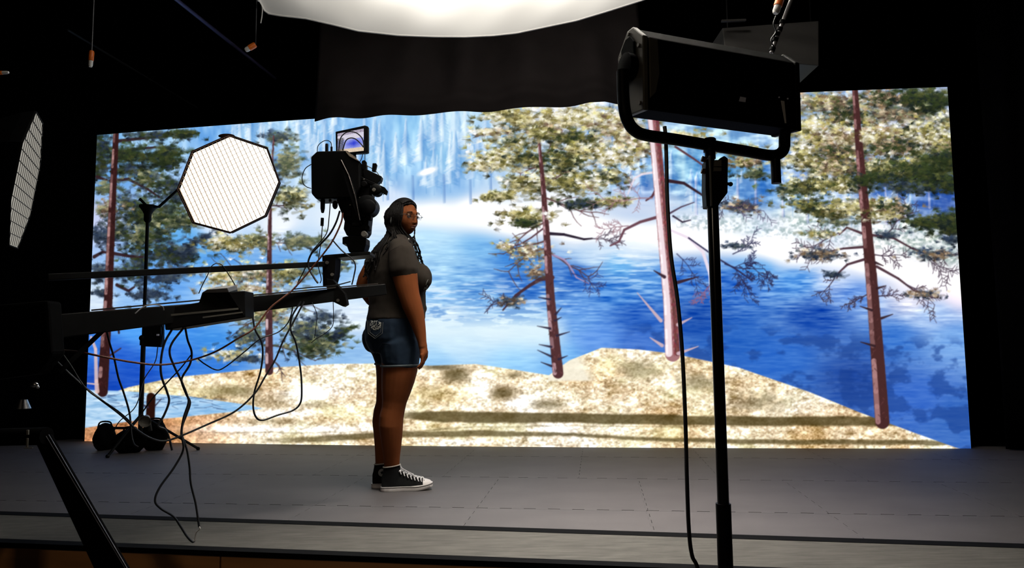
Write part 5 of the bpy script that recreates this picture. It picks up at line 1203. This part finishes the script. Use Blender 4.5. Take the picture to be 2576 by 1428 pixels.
# glasses
gl = MB()
def lens(s_, dz=0):
    P_ = []
    for k in range(25):
        a = 2 * PI * k / 24; ca, sa = math.cos(a), math.sin(a); w, h = .0235, .0135
        x = w * abs(ca) ** .6 * (1 if ca > 0 else -1); z = h * abs(sa) ** .6 * (1 if sa > 0 else -1)
        l = (.033 + x) * s_; P_.append(hp(.106 - (abs(l) / .058) ** 2 * .009, l, .000 + z))
    return P_
M_wire = mat('silver_glasses_wire', (.75, .73, .70), .2, 1.0, vary=.03)
gb = MB(); gb.tube([hp(.106, -.010, .006), hp(.110, 0, .008), hp(.106, .010, .006)], .0012, n=6)
for s_ in (-1, 1): gb.tube(lens(s_), .0011, n=6)
gls = gb.build('glasses', M_wire, person, smooth=True)
tag(gls, 'thin silver-framed glasses')
for s_ in (-1, 1):
    P_ = [hp(.097, .057 * s_, .006), hp(.09, .074 * s_, .006), hp(.05, .083 * s_, .005), hp(.0, .088 * s_, .002), hp(-.012, .086 * s_, -.012)]
    b = MB(); b.tube(P_, .0017, n=6, smooth=4); b.build('temple_arm', M_wire, gls, smooth=True)
    L_ = lens(s_)[:-1]; b = MB(); b.add([p for p in L_] + [p - Hf * .0008 for p in L_], [tuple(range(24)), tuple(range(47, 23, -1))] + [(k, (k + 1) % 24, 24 + (k + 1) % 24, 24 + k) for k in range(24)])
    gm = bpy.data.materials.get('lens_glass')
    if not gm:
        gm = bpy.data.materials.new('lens_glass'); gm.use_nodes = True; nt = gm.node_tree; nt.nodes.clear()
        o_ = nt.nodes.new('ShaderNodeOutputMaterial'); t_ = nt.nodes.new('ShaderNodeBsdfTransparent'); g_ = nt.nodes.new('ShaderNodeBsdfGlossy'); mx_ = nt.nodes.new('ShaderNodeMixShader'); fr_ = nt.nodes.new('ShaderNodeFresnel')
        g_.inputs['Roughness'].default_value = .02; mx_.inputs[0].default_value = .04; nt.links.new(t_.outputs[0], mx_.inputs[1]); nt.links.new(g_.outputs[0], mx_.inputs[2]); nt.links.new(mx_.outputs[0], o_.inputs[0])
    b.build('lens', gm, gls)

# ---- t-shirt
SHR = [(592, 984, 1019, .075), (598, 972, 1026, .105), (610, 955, 1036, .155), (628, 941, 1046, .178), (652, 931, 1054, .183), (672, 927, 1066, .185), (690, 925, 1073, .185), (712, 925, 1074, .184), (738, 927, 1070, .18), (765, 929, 1072, .184), (786, 925, 1071, .196), (804, 920, 1069, .206)]
b = MB(); b.rings([tring(*r) for r in SHR])
for dl in (-.075, .085):      # bust
    c = pp(1040, 702) + Lf * dl + Fw * .010; b.ball(c, .086, 14, (.92, 1, 1.05), Matrix.Rotation(YAW, 3, 'Z'))
limb(b, [(1004, 618, AN + .03, 25, .95), (1010, 634, AN + .01, 32, .95), (1013, 655, AN, 35, .9), (1016, 680, AN, 36.5, .9)])
limb(b, [(972, 628, AF - .05, 26, 1), (956, 645, AF - .01, 28, 1), (940, 668, AF, 27, 1)])
# belly fold and sleeve crease bulges
b.ball(pp(1052, 775), .058, 10, (.9, 1.6, .7)); b.ball(pp(944, 775), .05, 10, (.7, 2.0, .6))
shirt = b.build('t_shirt', M_shirt, person, smooth=True); remesh(shirt, .0065, 4, .5)
tex = bpy.data.textures.new('cloth_folds', 'CLOUDS'); tex.noise_scale = .11; tex.noise_depth = 2
dm = shirt.modifiers.new('folds', 'DISPLACE'); dm.texture = tex; dm.strength = .016; dm.mid_level = .5
# ---- shorts
b = MB(); b.rings([tring(*r) for r in ((786, 928, 1066, .19), (808, 920, 1068, .204), (832, 917, 1069, .208), (852, 917, 1068, .205), (872, 925, 1066, .195), (886, 934, 1063, .18))])
limb(b, [(1006, 862, DN, 52, .98), (1008, 885, DN, 51, 1.0), (1007, 906, DN, 47, 1.03), (1006, 914, DN, 46.5, 1.03)])
limb(b, [(976, 862, DF, 50, .98), (984, 885, DF, 47, 1.0), (986, 903, DF, 44, 1.0), (986, 910, DF, 43, 1.0)])
for dl in (-.085, .085): b.ball(pp(950, 850) + Lf * dl, .088, 12, (.85, 1, 1.05), Matrix.Rotation(YAW, 3, 'Z'))
shorts = b.build('denim_shorts', M_denim, person, smooth=True); remesh(shorts, .0065, 4, .5)
dm = shorts.modifiers.new('folds', 'DISPLACE'); tex2 = bpy.data.textures.new('denim_folds', 'CLOUDS'); tex2.noise_scale = .06; dm.texture = tex2; dm.strength = .008
M_cuff = mat('faded_denim_cuff', (.06, .075, .085), .9, vary=.3, scale=40)
for (x, y, dy, w, q) in ((1006, 919, DN, 46.2, 1.0), (986, 914, DF, 42.5, .97)):
    b = MB(); c = pp(x, y, dy); n = 30
    b.tube([c + Vector((math.cos(2 * PI * k / n) * w / PPM, math.sin(2 * PI * k / n) * w * q / PPM, -.002 * math.sin(4 * PI * k / n))) for k in range(n + 1)], .0062, n=8)
    b.build('rolled_cuff', M_cuff, person, smooth=True)
bpy.context.view_layer.update()
dg = bpy.context.evaluated_depsgraph_get()
def bvh_of(o):
    ev = o.evaluated_get(dg); me = ev.to_mesh(); mw = Matrix.Translation(Vector(person.location) + o.location)
    vs = [mw @ v.co for v in me.vertices]; ps = [tuple(p.vertices) for p in me.polygons]; t = BVHTree.FromPolygons(vs, ps); ev.to_mesh_clear(); return t
T_sh, T_st = bvh_of(shorts), bvh_of(shirt)
def on_surf(tree, x, y, off=.002):
    d = ray(x, y).normalized(); h_ = tree.ray_cast(CAM, d)
    if h_[0] is None: return None
    n_ = h_[1]; n_ = n_ if n_.dot(d) < 0 else -n_
    return h_[0] + n_ * off
def surf_line(tree, P_, r, name, m, par, off=.0015):
    Q = []
    for i in range(len(P_) - 1):
        for k in range(8):
            t = k / 8; q = on_surf(tree, P_[i][0] + (P_[i + 1][0] - P_[i][0]) * t, P_[i][1] + (P_[i + 1][1] - P_[i][1]) * t, off)
            if q: Q.append(q)
    if len(Q) > 2: b = MB(); b.tube(Q, r, n=5); return b.build(name, m, par)
M_stitch = mat('pale_stitching', (.22, .22, .20), .8)
po = [(925, 806), (927, 838), (944, 851), (962, 838), (964, 806)]
surf_line(T_sh, po, .0011, 'pocket_stitching', M_stitch, shorts); surf_line(T_sh, [(929, 808), (931, 835), (945, 846), (958, 835), (960, 808)], .0009, 'pocket_stitching', M_stitch, shorts)
surf_line(T_sh, [(940, 905), (950, 880), (962, 862), (985, 866)], .0012, 'seam', mat('dark_seam', (.006, .01, .02), .9), shorts, .0005)
r_ = random.Random(12); b = MB()
for k in range(150):
    a = r_.uniform(0, 2 * PI); q = math.sqrt(r_.random()); x = 945 + 14 * q * math.cos(a); y = 815 + 15 * q * math.sin(a)
    if y < 806 or abs(x - 945) > 14 - max(0, y - 822) * .6: continue
    p = on_surf(T_sh, x, y, .0015)
    if p: b.ball(p, r_.uniform(.0015, .0026), 3)
e = b.build('pocket_rhinestones', mat('glitter_stones', (.85, .82, .72), .35, .2, vary=.3), shorts); tag(e, 'glittering embroidered stones on the back pocket')
b = MB(); M_print = mat('pale_shirt_print', (.42, .44, .44), .8)
for P_ in ([(1069, 738), (1070, 733), (1073, 730)], [(1066, 728), (1069, 722), (1072, 727), (1075, 716)], [(1071, 716), (1074, 708), (1077, 702)], [(1072, 745), (1074, 740)]):
    surf_line(T_st, P_, .0016, 'shirt_print', M_print, shirt)
surf_line(T_st, [(972, 640), (985, 629), (1000, 621), (1014, 615)], .0016, 'sleeve_seam', mat('dark_shirt_seam', (.02, .016, .014), .9), shirt, -.0004)
0 and surf_line(T_st, [(983, 677), (1000, 680), (1020, 683), (1048, 682)], .0012, 'sleeve_hem', mat('dark_shirt_seam', (.02, .016, .014), .9), shirt, .0)

# ---- hair
b = MB(); vs = []; keep = {}
NU_, NV_ = 96, 64
for j in range(NV_ + 1):
    v = max(-1.55, min(1.55, -PI / 2 + PI * j / NV_))
    for i in range(NU_):
        u = -PI + 2 * PI * i / NU_; f, l, z = head_local(u, v, False, .010 + .0025 * math.sin(u * 30) * (1 if v > -.6 else 0)); vs.append((f, l, z))
def has_hair(f, l, z):
    if z > .073: return f < .075
    if f > .062: return False
    line = .015 + .06 * max(0, (z - .02) / .06) if z > .02 else (.015 if z > -.045 else -.005)
    return f < line
fs = []
for j in range(NV_):
    for i in range(NU_):
        q = [j * NU_ + i, j * NU_ + (i + 1) % NU_, (j + 1) * NU_ + (i + 1) % NU_, (j + 1) * NU_ + i]
        if all(has_hair(*vs[k]) for k in q): fs.append(tuple(q))
used = sorted({k for f in fs for k in f}); ren = {k: i for i, k in enumerate(used)}
b.add([hp(*vs[k]) for k in used], [tuple(ren[k] for k in f) for f in fs]); cap_ = b.build('hair', M_hair, person, smooth=True)
sm = cap_.modifiers.new('thick', 'SOLIDIFY'); sm.thickness = .012; sm.offset = -1
def torso_pt(y, phi, k=1.0):
    ys = [r[0] for r in SHR]; xl = np.interp(y, ys, [r[1] for r in SHR]); xr = np.interp(y, ys, [r[2] for r in SHR]); bb = float(np.interp(y, ys, [r[3] for r in SHR]))
    c = pp((xl + xr) / 2, y); w = (xr - xl) / 2 / PPM; a = math.sqrt(max(w * w - (bb * math.sin(YAW)) ** 2, .0004)) / math.cos(YAW)
    return c + Fw * (a * k * math.cos(phi)) + Lf * (bb * k * math.sin(phi))
r_ = random.Random(21)
br = MB(); beads = []
def braid(root, mids, end, r, curl=.007, cn=3.0):
    P_ = catmull([root] + mids + [end], 9); n = len(P_); out = []; ph = r_.uniform(0, 6)
    for i, p in enumerate(P_):
        t = i / (n - 1); c_ = curl * max(0, (t - .66) / .34)
        out.append(p + Vector((math.cos(ph + t * cn * 14), math.sin(ph + t * cn * 14), 0)) * c_)
    br.tube(out, [r * (1 + .22 * math.sin(i * 2.4)) * (1 - .25 * i / n) for i in range(len(out))], n=6)
for k in range(118):
    az = r_.uniform(95, 262); el = r_.uniform(5, 80)          # degrees around the head; 180 = back
    u = math.radians(az if az <= 180 else az - 360); v = math.radians(el)
    f, l, z = head_local(u, v, False, .012); root = hp(f, l, z)
    f2, l2, z2 = head_local(u, math.radians(r_.uniform(-12, 8)), False, .016 + r_.uniform(0, .012)); m1 = hp(f2, l2, z2)
    f3, l3, z3 = head_local(u, math.radians(-38), False, .03 + r_.uniform(0, .02)); m2 = hp(f3 - .01, l3 * 1.0, -.082)
    side = (az - 95) / 167                                    # 0 = her left, 1 = her right
    # world angle on the trunk: back = 180 deg
    phi = math.radians(118 + 92 * side + r_.uniform(-8, 8))
    yl = r_.uniform(652, 702) if r_.random() < .8 else r_.uniform(630, 655)
    q1 = torso_pt(612, phi, 1.10 + r_.uniform(0, .05)); q2 = torso_pt(636, phi, 1.06 + r_.uniform(0, .05)); e_ = torso_pt(yl, phi, 1.05 + r_.uniform(0, .07))
    braid(root, [m1, m2, q1, q2], e_, r_.uniform(.0048, .0066))
for k in range(30):                                           # crown braids sweeping back from the hairline
    s_ = -1 + 2 * k / 29; P_ = []
    for th in (52, 66, 82, 100, 120, 142, 165, 185):
        d = Vector((math.cos(math.radians(th)), s_ * .85, math.sin(math.radians(th)))).normalized()
        P_.append(hp(*head_local(math.atan2(d.y, d.x), math.asin(d.z), False, .0125)))
    br.tube(catmull(P_, 5), .0052, n=6)
for k in range(12):                                           # strands falling over the temple and cheek side, near and far
    near = k < 5; s_ = -1 if near else 1
    u = math.radians(r_.uniform(78, 98)) * s_; f, l, z = head_local(u, math.radians(r_.uniform(30, 60)), False, .012); root = hp(f, l, z)
    m1 = hp(r_.uniform(-.005, .012), .084 * s_, 0); m2 = hp(r_.uniform(-.015, .015), .088 * s_, -.07)
    if near:
        e_ = torso_pt(r_.uniform(612, 622), math.radians(r_.uniform(225, 262)), 1.04); braid(root, [m1, m2], e_, .0052, .003)
    else:
        ex = r_.uniform(1030, 1052); ey = r_.uniform(636, 672); e_ = pp(ex + 4, ey, r_.uniform(-.05, .06)); m3 = pp(ex - 3, 606, .03); braid(root, [hp(.01, .08, -.02), hp(.035, .062, -.1), m3], e_, .0038, .006); beads.append(e_.lerp(m3, .5 + r_.uniform(-.2, .2)))
for k in range(30):                                           # curtain over the near temple, cheek side and neck
    q = k / 29; u = -math.radians(54 + 60 * q + r_.uniform(-3, 3)); f, l, z = head_local(u, math.radians(r_.uniform(22, 58)), False, .012); root = hp(f, l, z)
    f1 = .062 - .098 * q + r_.uniform(-.004, .004); m1 = hp(f1 + .004, -.074 - .012 * min(1, q * 3) - .006 * math.sin(PI * q), .0 + r_.uniform(-.01, .01)); m2 = hp(f1 - .006, -.068 - .02 * min(1, q * 2), -.066)
    if q < .6: e_ = torso_pt(r_.uniform(614, 634), math.radians(322 - 90 * q), 1.0); ex = pp(1036 - 50 * q, 604, -.06 - .06 * q); braid(root, [m1, m2, ex], e_, .0055, .002)
    else: e_ = torso_pt(r_.uniform(618, 650), math.radians(r_.uniform(205, 232)), 1.05); braid(root, [m1, m2, torso_pt(604, math.radians(232), 1.12)], e_, .0055, .004)
for k in range(9):                                            # loose strands hanging under the chin on the near side of the chest
    ex = r_.uniform(1036, 1050); m0 = hp(.012, .03 - .012 * k * .5, -.095); e_ = torso_pt(r_.uniform(655, 668), math.radians(r_.uniform(318, 350)), 1.05)
    braid(hp(-.02, -.06 + .012 * k, -.06), [m0, pp(ex, 612, -.05)], e_, .0036, .006)
bra = br.build('braids', M_hair, cap_, smooth=True); tag(bra, 'long thin black braids with curly ends')
for p in (pp(1028, 601, -.09), beads[0], beads[2]):
    b = MB(); b.ball(p, .0042, 6, (1, 1, 1.5)); b.build('bead', M_white, cap_, smooth=True)
b = MB(); b.tube([hp(-.002, -.098, -.008), hp(.0, -.102, -.03), hp(.0, -.100, -.048)], [.0018, .0048, .0012], n=6); b.build('earring', mat('dull_silver', (.4, .4, .38), .35, .9), person, smooth=True)

# ---- shoes
def shoe(px, py, dy_y, yaw, patch, label):
    o = on_z(px, py); o.z = ZS; c_, s_ = math.cos(yaw), math.sin(yaw)
    def T(x, y, z): return Vector((o.x + x * c_ - y * s_, o.y + x * s_ + y * c_, ZS + z))
    xs = [0, .006, .02, .05, .085, .12, .16, .20, .235, .262, .282, .295, .302]; hw = [.012, .024, .031, .034, .032, .032, .037, .044, .047, .044, .036, .024, .012]
    zb = lambda x: .0008 + max(0, (x - .19) / .11) ** 1.6 * .016
    hw_ = lambda x: float(np.interp(x, xs, hw))
    sh = empty('sneaker', tuple(o), label, 'shoe')
    # sole
    b = MB(); n = 44; ring = []
    st_ = [.302 * (1 - math.cos(PI * i / n)) / 2 for i in range(n + 1)]
    outl = [(x, hw_(x)) for x in st_] + [(x, -hw_(x)) for x in reversed(st_[1:-1])]
    def layer(k, h): return [T(.151 + (x - .151) * k, y * k, zb(x) + h) for x, y in outl]
    b.rings([layer(.97, 0), layer(1.0, .004), layer(1.0, .022), layer(.99, .026)]); b.build('sole', M_shoewhite, sh, smooth=True)
    b = MB(); L_ = layer(1.004, .0215); b.tube(L_ + [L_[0]], .0011, n=5); b.build('sole_stripe', M_rubber, sh)
    # upper
    hx_ = [.004, .02, .05, .10, .125, .15, .18, .21, .24, .265, .285, .297]; hv = [.075, .12, .12, .118, .108, .093, .080, .071, .065, .060, .053, .042]
    def sect(x, k=1.0, dz=0):
        w = hw_(x) * .93 * k; h = float(np.interp(x, hx_, hv)) * k + dz; z0 = zb(x) + .012
        return [T(x, math.cos(a) * w * (1 - .25 * max(0, math.sin(a)) * (x < .2)), z0 + max(0, math.sin(a)) * (h - z0) - (0 if math.sin(a) >= 0 else .004)) for a in (2 * PI * t / 24 for t in range(24))]
    b = MB(); b.rings([sect(x) for x in (.006, .02, .045, .075, .10, .125, .15, .18, .205, .23, .248)])
    def sring(cx_, z, a, bb, tilt=0): return [T(cx_ + a * math.cos(t), bb * math.sin(t), z + tilt * math.cos(t)) for t in (2 * PI * k / 24 for k in range(24))]
    b.rings([sring(.062, .03, .056, .030), sring(.062, .07, .056, .031), sring(.064, .10, .053, .033), sring(.064, .125, .049, .036, .004), sring(.064, .139, .048, .038, .005)])
    up_ = b.build('upper', M_canvas, sh, smooth=True); remesh(up_, .004, 3)
    b = MB(); b.rings([sect(x, 1.035) for x in (.243, .25, .262, .275, .285, .293, .298)]); b.build('toe_cap', M_shoewhite, sh, smooth=True)
    b = MB(); R = sring(.064, .143, .049, .039, .006); b.tube(R + [R[0]], .0035, n=6); b.build('sock_edge', mat('cream_sock', (.42, .37, .32), .9), sh, smooth=True)
    def top(x): return float(np.interp(x, hx_, hv))
    b = MB()
    for i, x in enumerate((.115, .135, .155, .175, .195, .215, .232)):
        w = hw_(x) * .62; h = top(x) + .003; x2 = x + .014
        for s1 in (-1, 1):
            b.tube([T(x + .004, w * s1 * 1.12, h - .020), T(x, w * s1, h - .008), T(x + .003, w * s1 * .5, h + .001), T(x2, -w * s1 * .3, top(x2) + .005), T(x2 + .004, -w * s1 * .9, top(x2) - .006)], .0034, n=6, smooth=3)
    b.tube([T(.112, -.004, .150), T(.118, -.010, .135), T(.128, -.014, .124), T(.150, -.018, .112), T(.18, -.02, .095), T(.20, -.022, .078)], .0032, n=6, smooth=3)
    b.tube([T(.12, .004, .128), T(.113, -.010, .118), T(.108, -.028, .112)], .0042, n=6, smooth=3)
    b.build('laces', M_lace, sh, smooth=True)
    b = MB(); b.prism([T(.118, -.016, .10), T(.118, .016, .10), T(.108, .018, .150), T(.108, -.018, .150)], (-.004 * c_, -.004 * s_, 0)); b.build('tongue', M_canvas, sh, bevel=.003)
    if patch:
        cx_, cz_ = .062, .092; n = 28; b = MB(); yy = -.0365
        b.prism([T(cx_ + .0225 * math.cos(2 * PI * k / n), yy, cz_ + .0225 * math.sin(2 * PI * k / n)) for k in range(n)], Vector((.004 * s_ * -1, .004 * c_, 0)) * 1.0)
        pt_ = b.build('ankle_patch', mat('pale_rubber_patch', (.30, .31, .30), .6), sh)
        b = MB(); b.prism([T(cx_ + (.013 if k % 2 == 0 else .0052) * math.cos(PI / 2 + PI * k / 5), yy - .0005, cz_ + (.013 if k % 2 == 0 else .0052) * math.sin(PI / 2 + PI * k / 5)) for k in range(10)], Vector((.0008 * s_, -.0008 * c_, 0)))
        b.build('star', M_rubber, sh)
    return sh
s1_ = shoe(957, 1235, 0, math.radians(9), False, 'nearer black high-top canvas sneaker with white laces and toe cap')
s2_ = shoe(934, 1226.5, 0, math.radians(11), True, 'farther black high-top sneaker with round star patch at the ankle')
for s_ in (s1_, s2_):      # worn by the woman: they are parts of her
    loc = Vector(s_.location)
    s_.parent = person; s_.location = loc - Vector(person.location)
    del s_['category']
w = bpy.data.worlds.new('world'); scene.world = w; w.use_nodes = True
w.node_tree.nodes['Background'].inputs[0].default_value = (0, 0, 0, 1); w.node_tree.nodes['Background'].inputs[1].default_value = 0
vs_ = scene.view_settings; vs_.view_transform = 'Standard'; vs_.look = 'None'; vs_.exposure = 0.0; vs_.gamma = 1.0; vs_.use_curve_mapping = False
